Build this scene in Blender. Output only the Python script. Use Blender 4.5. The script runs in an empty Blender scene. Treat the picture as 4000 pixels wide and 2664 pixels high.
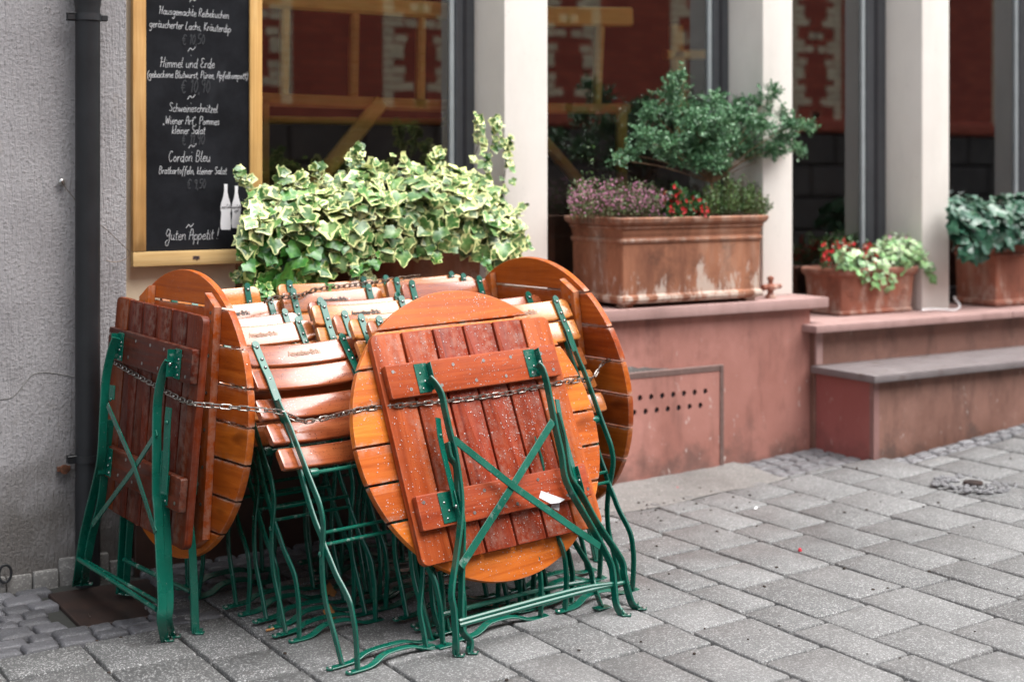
import bpy, bmesh, math, random
import numpy as np
from mathutils import Matrix, Vector

# ------------------------------------------------------------------ camera, sky, sun, exposure
sc = bpy.context.scene
COL = sc.collection
CAM_H = 1.5
FW = np.array([.530, .848, 0.]); FW /= np.linalg.norm(FW)
RT = np.array([FW[1], -FW[0], 0.]); UP = np.array([0, 0, 1.])
CAM = np.array([0, 0, CAM_H])
FOC, CX, HY = 5556., 2000., 690.           # pixel values read off the photograph: focal length, centre, horizon

cd = bpy.data.cameras.new('camera'); cam = bpy.data.objects.new('camera', cd); COL.objects.link(cam)
cd.sensor_width = 36; cd.lens = 50; cd.shift_y = -642/4000
cd.clip_start = .05; cd.clip_end = 500
cam.location = CAM; cam.rotation_euler = (math.pi/2, 0, -math.atan2(FW[0], FW[1]))
cd.dof.use_dof = True; cd.dof.focus_distance = 4.7; cd.dof.aperture_fstop = 1.8
sc.camera = cam

SUN_EL, SUN_AZ = math.radians(65), math.radians(143)   # azimuth measured from +Y towards +X
w = bpy.data.worlds.new('World'); sc.world = w; w.use_nodes = True
wn = w.node_tree; bg = wn.nodes['Background']
sky = wn.nodes.new('ShaderNodeTexSky'); sky.sky_type = 'NISHITA'; sky.sun_disc = False
sky.sun_elevation = SUN_EL; sky.sun_rotation = SUN_AZ; sky.dust_density = 4; sky.ozone_density = 1
hs = wn.nodes.new('ShaderNodeHueSaturation'); hs.inputs['Saturation'].default_value = .38
wn.links.new(sky.outputs[0], hs.inputs['Color']); wn.links.new(hs.outputs[0], bg.inputs[0])
bg.inputs[1].default_value = .15
sd = bpy.data.lights.new('sun', 'SUN'); sun = bpy.data.objects.new('sun', sd); COL.objects.link(sun)
sd.energy = 2.3; sd.angle = math.radians(60); sd.color = (1, .99, .975)
_d = Vector((math.sin(SUN_AZ)*math.cos(SUN_EL), math.cos(SUN_AZ)*math.cos(SUN_EL), math.sin(SUN_EL)))
sun.rotation_euler = _d.to_track_quat('Z', 'Y').to_euler()
sc.view_settings.view_transform = 'Standard'; sc.view_settings.look = 'None'
sc.view_settings.exposure = 1.18; sc.view_settings.gamma = 1
sc.cycles.use_denoising = True
sc.cycles.max_bounces = 8; sc.cycles.transparent_max_bounces = 16

# ------------------------------------------------------------------ image pixel helpers
def ray(x, y): return FW + RT*(x-CX)/FOC + UP*(HY-y)/FOC
def on_plane(x, y, p, n):
    r = ray(x, y); return CAM + r*(((p-CAM)@n)/(r@n))
def on_y(x, y, Y): return on_plane(x, y, np.array([0, Y, 0.]), np.array([0, 1., 0]))
def on_z(x, y, Z): return on_plane(x, y, np.array([0, 0, float(Z)]), np.array([0, 0, 1.]))
def g(X):
    X = min(max(X, -4), 8.)
    return -.03+.012*X+.0011*max(0, X-1)**3
def ground_at(x, y):
    r = ray(x, y); t = 5
    for _ in range(40): t = (g((CAM+r*t)[0])-CAM_H)/r[2]
    return CAM+r*t
def d2f(p): return (p[0]*1.6992, p[1]*1.6992)
def RC(ox, oy, s): return lambda x, y: (ox+x/s, oy+y/s)
def lerp(a, b, t): return a+(b-a)*t
def interp(x, xs, ys): return float(np.interp(x, xs, ys))

# ------------------------------------------------------------------ mesh builder
class MB:
    def __init__(s): s.v = []; s.f = []; s.m = []; s.t = []; s.e = None
    def add(s, vs, fs, mat=0, tint=.5, M=None):
        b = len(s.v)
        for p in vs:
            p = Vector(p)
            s.v.append(tuple(M @ p) if M is not None else tuple(p))
        for f in fs:
            s.f.append([b+i for i in f]); s.m.append(mat); s.t.append(tint)
        return b
    def bm(s, bm, mat=0, tint=.5, M=None):
        bm.verts.index_update()
        s.add([v.co for v in bm.verts], [[v.index for v in f.verts] for f in bm.faces], mat, tint, M); bm.free()
    def build(s, name, mats, parent=None, angle=35, smooth=True, vattr=None):
        me = bpy.data.meshes.new(name); me.from_pydata(s.v, [], s.f); me.update()
        if not isinstance(mats, (list, tuple)): mats = [mats]
        for m in mats: me.materials.append(m)
        me.polygons.foreach_set('material_index', s.m)
        if smooth:
            me.polygons.foreach_set('use_smooth', [True]*len(s.f))
            me.set_sharp_from_angle(angle=math.radians(angle))
        a = me.attributes.new('tint', 'FLOAT', 'FACE'); a.data.foreach_set('value', s.t)
        if vattr is not None:
            a = me.attributes.new('edge', 'FLOAT', 'POINT'); a.data.foreach_set('value', vattr)
        o = bpy.data.objects.new(name, me); COL.objects.link(o)
        if parent is not None: o.parent = parent
        return o
def tag(o, label, cat, group=None, kind=None):
    if label: o['label'] = label
    if cat: o['category'] = cat
    if group: o['group'] = group
    if kind: o['kind'] = kind
    return o
def thing(name, label, cat, loc=(0, 0, 0), R=None, group=None):
    o = bpy.data.objects.new(name, None); COL.objects.link(o); o.empty_display_size = .1
    M = Matrix.Translation(Vector(loc))
    if R is not None: M = M @ Matrix([list(r) for r in R]).to_4x4()
    o.matrix_world = M
    return tag(o, label, cat, group)

def box(mb, x0, x1, y0, y1, z0, z1, mat=0, tint=.5, bev=0, seg=2, M=None):
    bm = bmesh.new(); bmesh.ops.create_cube(bm, size=1)
    for v in bm.verts: v.co = Vector((lerp(x0, x1, v.co.x+.5), lerp(y0, y1, v.co.y+.5), lerp(z0, z1, v.co.z+.5)))
    if bev: bmesh.ops.bevel(bm, geom=bm.edges[:], offset=bev, segments=seg, affect='EDGES', profile=.6)
    mb.bm(bm, mat, tint, M)
def slab(mb, outline, z0, z1, bev=.003, mat=0, tint=.5, M=None, seg=2):
    bm = bmesh.new(); vs = [bm.verts.new((p[0], p[1], z0)) for p in outline]
    f = bm.faces.new(vs); r = bmesh.ops.extrude_face_region(bm, geom=[f])
    for v in [q for q in r['geom'] if isinstance(q, bmesh.types.BMVert)]: v.co.z = z1
    bmesh.ops.recalc_face_normals(bm, faces=bm.faces[:])
    if bev:
        es = [e for e in bm.edges if abs(e.verts[0].co.z-e.verts[1].co.z) < 1e-6]
        bmesh.ops.bevel(bm, geom=es, offset=bev, segments=seg, affect='EDGES', profile=.6)
    mb.bm(bm, mat, tint, M)
def smooth_path(pts, n=4):
    P = [np.array(p, float) for p in pts]; out = []
    for i in range(len(P)-1):
        p0 = P[max(i-1, 0)]; p1 = P[i]; p2 = P[i+1]; p3 = P[min(i+2, len(P)-1)]
        for k in range(n):
            t = k/n
            out.append(.5*((2*p1)+(p2-p0)*t+(2*p0-5*p1+4*p2-p3)*t*t+(3*p1-p0-3*p2+p3)*t**3))
    out.append(P[-1]); return out
def tangents(P):
    T = []
    for i in range(len(P)):
        t = P[min(i+1, len(P)-1)]-P[max(i-1, 0)]; T.append(t/max(np.linalg.norm(t), 1e-9))
    return T
def flatbar(mb, pts, side, ws, ts, mat=0, tint=.5, n=4, sides=None):
    """flat bar: ts is its thickness along `side`, ws its width across the path"""
    P = smooth_path(pts, n) if n > 1 else [np.array(p, float) for p in pts]
    T = tangents(P); vs = []; fs = []; N = len(P)
    for i, (p, t) in enumerate(zip(P, T)):
        s = np.array(sides(i/(N-1)) if sides else side, float); s = s-t*(s@t); s /= np.linalg.norm(s)
        q = np.cross(s, t)
        c = min(ws, ts)*.25
        prof = [(-ts/2, -ws/2+c), (-ts/2, ws/2-c), (-ts/2+c, ws/2), (ts/2-c, ws/2), (ts/2, ws/2-c), (ts/2, -ws/2+c), (ts/2-c, -ws/2), (-ts/2+c, -ws/2)]
        for a, b in prof: vs.append(p+s*a+q*b)
    for i in range(N-1):
        for k in range(8): fs.append([i*8+k, i*8+(k+1) % 8, i*8+8+(k+1) % 8, i*8+8+k])
    fs.append(list(range(7, -1, -1))); fs.append([(N-1)*8+k for k in range(8)])
    mb.add(vs, fs, mat, tint)
def tube(mb, pts, r, seg=8, mat=0, tint=.5, n=1, closed=False, r1=None):
    P = smooth_path(pts, n) if n > 1 else [np.array(p, float) for p in pts]
    T = tangents(P); N = len(P)
    if closed: T = [(P[(i+1) % N]-P[i-1]) for i in range(N)]; T = [t/np.linalg.norm(t) for t in T]
    a = np.array([0, 0, 1.]) if abs(T[0][2]) < .9 else np.array([1., 0, 0])
    vs = []; fs = []
    for i, (p, t) in enumerate(zip(P, T)):
        u = a-t*(a@t); u /= np.linalg.norm(u); a = u; q = np.cross(t, u)
        rr = r if r1 is None else lerp(r, r1, i/max(N-1, 1))
        for k in range(seg):
            th = 2*math.pi*k/seg; vs.append(p+(u*math.cos(th)+q*math.sin(th))*rr)
    M = N if closed else N-1
    for i in range(M):
        j = (i+1) % N
        for k in range(seg): fs.append([i*seg+k, i*seg+(k+1) % seg, j*seg+(k+1) % seg, j*seg+k])
    if not closed:
        fs.append(list(range(seg-1, -1, -1))); fs.append([(N-1)*seg+k for k in range(seg)])
    mb.add(vs, fs, mat, tint)
def lathe(mb, prof, c=(0, 0, 0), axis=(0, 0, 1), seg=12, mat=0, tint=.5):
    c = np.array(c, float); ax = np.array(axis, float); ax /= np.linalg.norm(ax)
    u = np.cross(ax, [0, 0, 1.] if abs(ax[2]) < .9 else [1., 0, 0]); u /= np.linalg.norm(u); q = np.cross(ax, u)
    vs = []; fs = []
    for r, h in prof:
        for k in range(seg):
            th = 2*math.pi*k/seg; vs.append(c+ax*h+(u*math.cos(th)+q*math.sin(th))*r)
    for i in range(len(prof)-1):
        for k in range(seg): fs.append([i*seg+k, i*seg+(k+1) % seg, (i+1)*seg+(k+1) % seg, (i+1)*seg+k])
    fs.append(list(range(seg-1, -1, -1))); fs.append([(len(prof)-1)*seg+k for k in range(seg)])
    mb.add(vs, fs, mat, tint)
def dome(mb, c, axis, r, h, mat=0, seg=8): lathe(mb, [(r, 0), (r*.92, h*.45), (r*.6, h*.85), (r*.15, h)], c, axis, seg, mat)
def screw(mb, c, axis, r, mat=0): lathe(mb, [(r, 0), (r, .0012), (r*.45, .0012), (r*.4, .0003)], c, axis, 8, mat)

# ------------------------------------------------------------------ materials
class NT:
    def __init__(s, name):
        s.m = bpy.data.materials.new(name); s.m.use_nodes = True; s.t = s.m.node_tree
        s.p = s.t.nodes['Principled BSDF']; s.out = s.t.nodes['Material Output']
        s._oc = None
    def n(s, typ, **kw):
        nd = s.t.nodes.new('ShaderNode'+typ)
        for k, v in kw.items():
            if k.startswith('i_'):
                key = k[2:]; key = int(key) if key.isdigit() else key.replace('_', ' ')
                s.set(nd.inputs[key], v)
            else: setattr(nd, k, v)
        return nd
    def set(s, sock, v):
        if hasattr(v, 'is_output') or hasattr(v, 'links'): s.t.links.new(v, sock)
        else: sock.default_value = v
    def oc(s):
        if s._oc is None: s._oc = s.t.nodes.new('ShaderNodeTexCoord').outputs['Object']
        return s._oc
    def mapped(s, scale, src=None):
        m = s.n('Mapping', i_Scale=scale); s.t.links.new(src or s.oc(), m.inputs[0]); return m.outputs[0]
    def noise(s, scale, detail=4, rough=.55, vec=None, dist=0):
        return s.n('TexNoise', i_Scale=scale, i_Detail=detail, i_Roughness=rough, i_Distortion=dist, i_Vector=vec or s.oc()).outputs[0]
    def ramp(s, fac, stops):
        r = s.n('ValToRGB'); s.t.links.new(fac, r.inputs[0]); e = r.color_ramp.elements
        while len(e) < len(stops): e.new(.5)
        for el, (pos, c) in zip(e, stops):
            el.position = pos; el.color = tuple(c)+(1,) if len(c) == 3 else c
        return r.outputs[0]
    def mr(s, v, a, b, c=0., d=1.):
        return s.n('MapRange', i_0=v, i_1=a, i_2=b, i_3=c, i_4=d).outputs[0]
    def mix(s, f, a, b, blend='MIX'):
        m = s.n('Mix', data_type='RGBA', blend_type=blend)
        s.set(m.inputs[0], f)
        for k, v in ((6, a), (7, b)):
            s.set(m.inputs[k], tuple(v)+(1,) if isinstance(v, (tuple, list)) and len(v) == 3 else v)
        return m.outputs[2]
    def math(s, op, a, b=0.):
        m = s.n('Math', operation=op); s.set(m.inputs[0], a); s.set(m.inputs[1], b); return m.outputs[0]
    def attr(s, name): return s.n('Attribute', attribute_name=name).outputs['Fac']
    def bump(s, h, strength=.3, dist=.01, normal=None):
        b = s.n('Bump', i_Strength=strength, i_Distance=dist, i_Height=h)
        if normal is not None: s.t.links.new(normal, b.inputs['Normal'])
        return b.outputs[0]
    def done(s, color=None, rough=.5, normal=None, **kw):
        if color is not None: s.set(s.p.inputs['Base Color'], tuple(color)+(1,) if isinstance(color, tuple) and len(color) == 3 else color)
        s.set(s.p.inputs['Roughness'], rough)
        if normal is not None: s.t.links.new(normal, s.p.inputs['Normal'])
        for k, v in kw.items(): s.set(s.p.inputs[k.replace('_', ' ')], v)
        return s.m
def xz(s):   # object position with only x and z (for streaks on walls)
    return s.oc()

def wood(name, dark, mid, light, axis='x', drops=.0, rough=.32, coat=.7, wear=0., grain=38):
    s = NT(name)
    sc_ = {'x': (1.6, grain, grain), 'y': (grain, 1.6, grain), 'z': (grain, grain, 1.6)}[axis]
    v = s.mapped(sc_)
    shift = s.n('VectorMath', operation='ADD'); s.t.links.new(v, shift.inputs[0])
    tt = s.attr('tint'); cmb = s.n('CombineXYZ', i_0=s.math('MULTIPLY', tt, 37.), i_1=s.math('MULTIPLY', tt, 91.), i_2=s.math('MULTIPLY', tt, 53.))
    s.t.links.new(cmb.outputs[0], shift.inputs[1]); v = shift.outputs[0]
    gr = s.noise(1., 7, .62, v, 1.2)
    fine = s.noise(4.5, 4, .6, v)
    big = s.noise(5., 3, .5)
    c = s.ramp(gr, [(.28, dark), (.5, mid), (.72, light)])
    c = s.mix(s.mr(fine, .45, .75, 0, .35), c, dark)
    hsv = s.n('HueSaturation', i_Hue=s.mr(tt, 0, 1, .496, .511), i_Saturation=1., i_Value=s.math('ADD', s.mr(tt, 0, 1, .7, 1.25), s.mr(big, .3, .7, -.12, .12)))
    s.t.links.new(c, hsv.inputs['Color']); c = hsv.outputs[0]
    # dark knots / scuffs
    kn = s.noise(9., 2, .4, s.mapped({'x': (.35, 1, 1), 'y': (1, .35, 1), 'z': (1, 1, .35)}[axis]))
    c = s.mix(s.mr(kn, .68, .76, 0, .6), c, tuple(x*.35 for x in dark))
    if wear:
        geo = s.n('NewGeometry').outputs['Pointiness']
        wn_ = s.noise(30., 5, .7)
        f = s.math('MULTIPLY', s.mr(geo, .53, .6), s.mr(wn_, .42, .6, 0, wear))
        c = s.mix(f, c, (.42, .37, .31))
    nrm = s.bump(s.math('ADD', gr, s.math('MULTIPLY', fine, .5)), .12, .004)
    r = s.mr(gr, .3, .7, rough*.8, rough*1.25)
    wet = None
    if drops:
        for scl, th, ds in ((100., .19, .8), (180., .22, .55)):
            vo = s.n('TexVoronoi', i_Scale=scl, i_Vector=s.oc(), i_Randomness=1.)
            rnd = s.n('SeparateColor'); s.t.links.new(vo.outputs['Color'], rnd.inputs[0])
            rad = s.mr(rnd.outputs[0], 1-drops, 1., .0, th*1.45)
            d = s.math('DIVIDE', vo.outputs['Distance'], s.math('MAXIMUM', rad, .001))
            mask = s.mr(d, 1., .55)
            h = s.math('SQRT', s.math('MAXIMUM', s.math('SUBTRACT', 1., s.math('MULTIPLY', d, d)), 0.))
            nrm = s.bump(h, 1., .0035*ds, nrm)
            r = s.math('MULTIPLY', r, s.mr(mask, 0, 1, 1, .2))
            wet = mask if wet is None else s.math('MAXIMUM', wet, mask)
    if wet is None: return s.done(c, r, nrm, Coat_Weight=coat, Coat_Roughness=.13, Specular_IOR_Level=.16 if coat < .2 else .5)
    return s.done(c, r, nrm, Coat_Weight=s.mr(wet, 0, 1, coat, 1.), Coat_Roughness=s.mr(wet, 0, 1, .14, .02), Coat_IOR=s.mr(wet, 0, 1, 1.5, 3.0), Specular_IOR_Level=.13 if coat < .5 else .5)

def paint_metal(name, base, chips=.5, rough=.32):
    s = NT(name)
    nz = s.noise(26., 6, .7); n2 = s.noise(7., 3)
    c = s.mix(s.mr(n2, .3, .7), tuple(x*.75 for x in base), tuple(x*1.2 for x in base))
    geo = s.n('NewGeometry').outputs['Pointiness']
    f = s.math('MULTIPLY', s.mr(geo, .56, .66), s.mr(nz, .58, .66, 0, chips))
    c = s.mix(f, c, (.34, .38, .35))
    c = s.mix(s.mr(s.noise(75., 5, .8), .645, .69, 0, .8), c, (.36, .40, .37))
    c = s.mix(s.mr(s.noise(13., 6, .8), .655, .70, 0, .75), c, (.10, .05, .03))
    return s.done(c, s.mr(n2, .3, .7, rough*.7, rough*1.3), s.bump(nz, .1, .003), Coat_Weight=.25, Coat_Roughness=.15)

def simple(name, col, rough=.5, metal=0, var=.15, scale=20, bump=.1, **kw):
    s = NT(name); nz = s.noise(scale, 5, .6)
    c = s.mix(s.mr(nz, .3, .7), tuple(x*(1-var) for x in col), tuple(min(1, x*(1+var)) for x in col))
    return s.done(c, rough, s.bump(nz, bump, .004), Metallic=metal, **kw)

M = {}
M['tbl_red'] = wood('wood_red_varnish', (.19, .024, .007), (.30, .044, .012), (.38, .068, .018), 'y', 0, .48, .03, .2)
M['tbl_red_x'] = wood('wood_red_varnish_batten', (.19, .024, .007), (.30, .042, .012), (.37, .066, .018), 'x', 0, .48, .03, .2)
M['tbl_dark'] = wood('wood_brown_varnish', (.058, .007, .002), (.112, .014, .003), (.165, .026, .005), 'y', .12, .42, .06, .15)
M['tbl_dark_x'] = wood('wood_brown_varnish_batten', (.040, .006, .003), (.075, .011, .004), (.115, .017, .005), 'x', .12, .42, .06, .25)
M['disc_orange'] = wood('wood_orange_varnish', (.34, .062, .008), (.50, .108, .014), (.60, .155, .024), 'x', 0, .46, .05, .7, 30)
M['disc_brown'] = wood('wood_amber_varnish', (.24, .038, .006), (.38, .070, .009), (.47, .105, .016), 'x', .22, .42, .08, .6, 26)
M['disc_brown_y'] = wood('wood_amber_varnish_batten', (.24, .038, .006), (.38, .070, .009), (.47, .105, .016), 'y', .1, .42, .08, .3, 26)
M['chair_wood'] = wood('wood_chair_slats', (.26, .070, .016), (.40, .120, .030), (.52, .175, .048), 'x', .6, .22, 1., .4)
M['chair_wood_red'] = wood('wood_chair_slats_red', (.17, .033, .012), (.28, .062, .022), (.37, .098, .034), 'x', .6, .20, 1., .4)
M['green'] = paint_metal('green_enamel', (.001, .088, .058), .6, .26)
M['steel'] = simple('bare_steel', (.5, .49, .47), .3, 1., .25, 40)
M['chain'] = simple('chain_steel', (.36, .33, .30), .36, 1., .4, 60, .2)
M['chain_dark'] = simple('chain_rusty', (.16, .12, .09), .5, .8, .4, 60, .2)
M['zinc'] = simple('zinc_rivet', (.34, .34, .33), .3, 1., .15, 80)
M['ink'] = simple('burnt_ink', (.045, .030, .022), .6)
M['ink_faint'] = simple('worn_ink', (.30, .17, .11), .5)
M['iron'] = simple('cast_iron_black', (.010, .011, .013), .5, .0, .35, 9, .15)

# ------------------------------------------------------------------ folding tables
class Frame:
    def __init__(s, c, R, k=1.):
        s.c = CAM+(np.array(c, float)-CAM)*k; s.R = np.array(R, float); s.k = k
    def lz(s, x, y, z): return s.R.T@(on_plane(x, y, s.c+s.R[:, 2]*z*s.k, s.R[:, 2])-s.c)/s.k
    def loc(s, P): return s.R.T@(np.array(P)-s.c)/s.k
    def world(s, p): return s.c+s.R@np.array(p, float)*s.k
def ortho(R):
    U, _, V = np.linalg.svd(np.array(R, float)); return U@V
def basis(n):
    n = np.array(n, float); n /= np.linalg.norm(n)
    u = np.cross([0, 0, 1.], n); u /= np.linalg.norm(u); return np.stack([u, np.cross(n, u), n], 1)
R_F = ortho([[.994, -.063, .091], [.108, .375, -.921], [.024, .925, .379]])
R_L = ortho([[.079, .083, -.993], [-.997, -.01, -.08], [-.017, .996, .082]])
SQ = Frame((2.517, 4.172, .624), R_F)      # square table at the front
LT = Frame((1.561, 4.903, .662), R_L, .98)      # square table at the left
RD = Frame((2.511, 4.207, .626), R_F)      # round table behind the front square one
RL = Frame((1.676, 4.938, .660), basis((-.989, -.137, .058)), .98)
RR = Frame((3.112, 4.765, .674), basis((-.985, -.115, -.129)))

def rounded_rect(x0, x1, y0, y1, radii, n=5):
    """radii: (bl, br, tr, tl)"""
    out = []
    for (cx, cy, sx, sy, r, a0) in ((x0, y0, 1, 1, radii[0], 180), (x1, y0, -1, 1, radii[1], 270), (x1, y1, -1, -1, radii[2], 0), (x0, y1, 1, -1, radii[3], 90)):
        if r <= 0: out.append((cx, cy)); continue
        for k in range(n+1):
            a = math.radians(a0+90*k/n); out.append((cx+sx*r+r*math.cos(a), cy+sy*r+r*math.sin(a)))
    return out
def planks_square(mat, parent, rnd, S=.77, n=6, gap=.0085):
    mb = MB(); wd = (S-gap*(n-1))/n
    for i in range(n):
        x0 = -S/2+i*(wd+gap); r = .028
        rad = (r if i == 0 else .004, r if i == n-1 else .004, r if i == n-1 else .004, r if i == 0 else .004)
        dy = rnd.uniform(-.0015, .0015)
        slab(mb, rounded_rect(x0, x0+wd, -S/2+dy, S/2+dy, rad), -.027, rnd.uniform(-.0008, .0004), .0045, 0, rnd.random())
    return mb.build('tabletop', mat, parent)
def batten(mat, parent, x0, x1, y0, y1, z0=.0005, z1=.027, rnd=random, screws=None):
    mb = MB(); slab(mb, rounded_rect(x0, x1, y0, y1, (.006,)*4, 3), z0, z1, .005, 0, rnd.random())
    for (x, y) in screws or (): screw(mb, (x, y, z1), (0, 0, 1), .0062, 1)
    return mb.build('batten', [mat, M['zinc']], parent)
def hinge(parent, x, y, flip=1, z=.027, h=.10, wp=.05, horizontal=False):
    """angle-iron bracket: plate on the batten and an upright flange at its inner edge"""
    mb = MB()
    box(mb, x-wp/2, x+wp/2, y-h/2, y+h/2, z+.0005, z+.0035, 0, .5, .0008, 1)
    fx = x+flip*wp/2
    slab(mb, [(fx-.0015, y-h/2+.004), (fx+.0015, y-h/2+.004), (fx+.0015, y+h/2-.004), (fx-.0015, y+h/2-.004)], z+.0035, z+.030, .0006, 0)
    o = mb.build('hinge', M['green'], parent)
    ms = MB()
    for k, yy in enumerate((-.036, -.012, .016)): dome(ms, (x-flip*.008*(1 if k != 1 else -.6), y+yy, z+.0035), (0, 0, 1), .0045, .003)
    dome(ms, (fx-flip*.002, y-.004, z+.018), (-flip, 0, 0), .007, .005)
    ms.build('bolt_heads', M['zinc'], o)
    return o
def foot_tab(mb, p, d, n=(0, 0, 1)):
    """little turned-out foot plate at p, pointing along d"""
    d = np.array(d, float); d /= np.linalg.norm(d)
    flatbar(mb, [np.array(p)+[0, 0, .012], np.array(p), np.array(p)+d*.028], np.cross(d, n), .004, .024, 0, n=3)

def leg_parts(fr, parent, legs, foot_dir):
    """legs: lists of (px,py,z_local); last point lies on the ground"""
    out = []
    for pts in legs:
        L = [fr.lz(*p) for p in pts[:-1]]
        L.append(fr.loc(ground_at(*pts[-1][:2])+np.array([0, 0, .004])))
        mb = MB(); flatbar(mb, L, (1, 0, 0), .032, .009, 0, n=4)
        e = L[-1]; dn = fr.R.T@np.array([0, 0, -1.])
        fd = fr.R.T@np.array(foot_dir, float)
        flatbar(mb, [e-dn*.02, e-dn*.002, e-dn*.0005+fd*.014, e-dn*.001+fd*.030], np.cross(fd, dn), .005, .026, 0, n=3)
        dome(mb, e-dn*.003+fd*.02, -dn, .008, .004, 1)
        o = mb.build('leg', [M['green'], M['zinc']], parent); out.append((o, L))
    return out

rnd = random.Random(7)
rA = RC(1400, 1250, 2.613); rM = RC(1100, 1900, 2.052); rB = RC(1950, 1400, 2.614); rC = RC(1850, 1900, 2.613)
M['drop'] = None
s = NT('water_bead'); s.done((.80, .76, .74), .04, Alpha=.36, Specular_IOR_Level=1., Coat_Weight=1., Coat_Roughness=.02); M['drop'] = s.m  # pale bead colour paints in the drops' glints and inner glow
def beads(tabletop, test, n, x0, x1, y0, y1, z, seed, rmax=.0026):
    rn = random.Random(seed); mb = MB(); k = 0
    cl = [(rn.uniform(x0, x1), rn.uniform(y0, y1), rn.uniform(.03, .12)) for _ in range(40)]
    while k < n:
        if rn.random() < .55: c = rn.choice(cl); x, y = rn.gauss(c[0], c[2]), rn.gauss(c[1], c[2])
        else: x, y = rn.uniform(x0, x1), rn.uniform(y0, y1)
        k += 1
        if not test(x, y): continue
        q = rn.random(); rad = lerp(.0007, rmax, q**2.2); lathe(mb, [(rad, 0), (rad*.85, rad*.35), (rad*.45, rad*.62)], (x, y, z), (0, 0, 1), 6)
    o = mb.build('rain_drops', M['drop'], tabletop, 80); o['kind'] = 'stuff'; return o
# ---- front square table
tF = thing('folding_table', 'red-brown square folding table leaning at the very front with a torn silver sticker', 'table', SQ.c, SQ.R, 'square folding tables')
_tt = planks_square(M['tbl_red'], tF, rnd)
def _onF(x, y):
    if abs(x) > .378 or abs(y) > .378: return False
    t = (x+.385)/(.77+.0085)*6; t -= math.floor(t)
    if t > .92 or t < .02: return False
    return not (-.372 < x < .36 and (.150 < y < .275 or -.283 < y < -.160))
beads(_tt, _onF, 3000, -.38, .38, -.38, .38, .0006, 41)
sx = [-.33, -.215, -.075, .05, .18, .33]
def scr(y0, y1): return [(x, y0+.03 if i % 2 else y1-.028) for i, x in enumerate((-.345, -.29, -.13, -.155, 0.0, -.02, .13, .11, .27, .25, .335))]
batten(M['tbl_red_x'], tF, -.370, .358, .156, .271, rnd=rnd, screws=[(-.345, .246), (-.29, .18), (-.1, .245), (-.165, .18), (.03, .245), (-.02, .18), (.15, .245), (.11, .18), (.287, .243), (.325, .18), (.25, .178)])
batten(M['tbl_red_x'], tF, -.370, .350, -.279, -.165, rnd=rnd, screws=[(-.345, -.19), (-.10, -.19), (-.16, -.255), (.02, -.255), (.13, -.19), (-.03, -.255), (.335, -.255), (.24, -.262)])
_bt = [o for o in tF.children if o.name.startswith('batten')]
for _o, _y0, _y1, _sd in ((_bt[0], .160, .266, 42), (_bt[1], -.274, -.170, 43)):
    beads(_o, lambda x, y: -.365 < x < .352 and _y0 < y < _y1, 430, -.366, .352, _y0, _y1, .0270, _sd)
hinge(tF, -.235, .212, 1); hinge(tF, .235, .213, 1)
hinge(tF, -.263, -.22, 1); hinge(tF, .268, -.22, 1)
zF = lambda i: 0
legsF = [
 [(*rA(722, 590), .052), (*rA(790, 660), .058), (*rA(848, 760), .062), (*rA(885, 930), .062), (*rA(935, 1150), .060), (*rA(985, 1350), .058), (*rA(1020, 1568), .056), (*rM(1440, 100), .054), (*rM(1433, 300), .052), (*rM(1400, 560), .050), (*rM(1362, 850), .045), (*rM(1383, 1000), .042), (*rM(1398, 1250), .034), (*rM(1392, 1360), .03)],
 [(*rB(385, 60), .052), (*rB(440, 110), .058), (*rB(485, 250), .062), (*rB(535, 500), .062), (*rB(585, 750), .060), (*rB(640, 1000), .058), (*rB(690, 1270), .056), (*rC(1180, 370), .054), (*rC(1290, 570), .052), (*rC(1400, 790), .050), (*rC(1428, 950), .048), (*rC(1455, 1200), .048), (*rC(1520, 1320), .05)],
 [(*rA(905, 1250), .045), (*rA(935, 1400), .045), (*rA(1000, 1500), .045), (*rM(1410, 60), .040), (*rM(1450, 300), .034), (*rM(1445, 700), .028), (*rM(1440, 1000), .026), (*rM(1452, 1160), .028), (*rM(1512, 1235), .03), (*rM(1500, 1340), .03)],
 [(*rB(590, 560), .045), (*rB(630, 700), .045), (*rB(662, 830), .045), (*rB(690, 1060), .045), (*rB(730, 1230), .046), (*rB(830, 1370), .047), (*rC(1260, 370), .05), (*rC(1500, 735), .05), (*rC(1535, 900), .048), (*rC(1565, 1030), .046), (*rC(1615, 1190), .044), (*rC(1680, 1255), .044)]]
lf = leg_parts(SQ, tF, legsF, (.75, -.65, 0))
# guide arms on the lower battens
for pts in ([(*rA(812, 1000), .05), (*rA(832, 1180), .05), (*rA(880, 1400), .048), (*rM(1375, 50), .046), (*rM(1395, 160), .044)],
            [(*rB(590, 420), .046), (*rB(630, 640), .046), (*rB(690, 880), .044), (*rB(760, 1130), .042), (*rB(795, 1270), .042)]):
    mb = MB(); L = [SQ.lz(*p) for p in pts]
    flatbar(mb, L, (.35, 0, 1), .026, .005, 0, n=3)
    dome(mb, L[1]+np.array([0, 0, .003]), (-.3, 0, 1), .007, .005, 0)
    mb.build('guide_arm', M['green'], tF)
mb = MB()
flatbar(mb, [SQ.lz(*rA(972, 1215), .066), SQ.lz(*rM(1860, 0), .066), SQ.lz(*rC(1290, 610), .060)], (0, 0, 1), .026, .005, 0, n=1)
flatbar(mb, [SQ.lz(*rB(548, 640), .066), SQ.lz(*rM(1830, 30), .0605), SQ.lz(*rM(1436, 640), .058)], (0, 0, 1), .026, .005, 0, n=1)
mb.build('cross_brace', M['green'], tF)
mb = MB()
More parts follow.
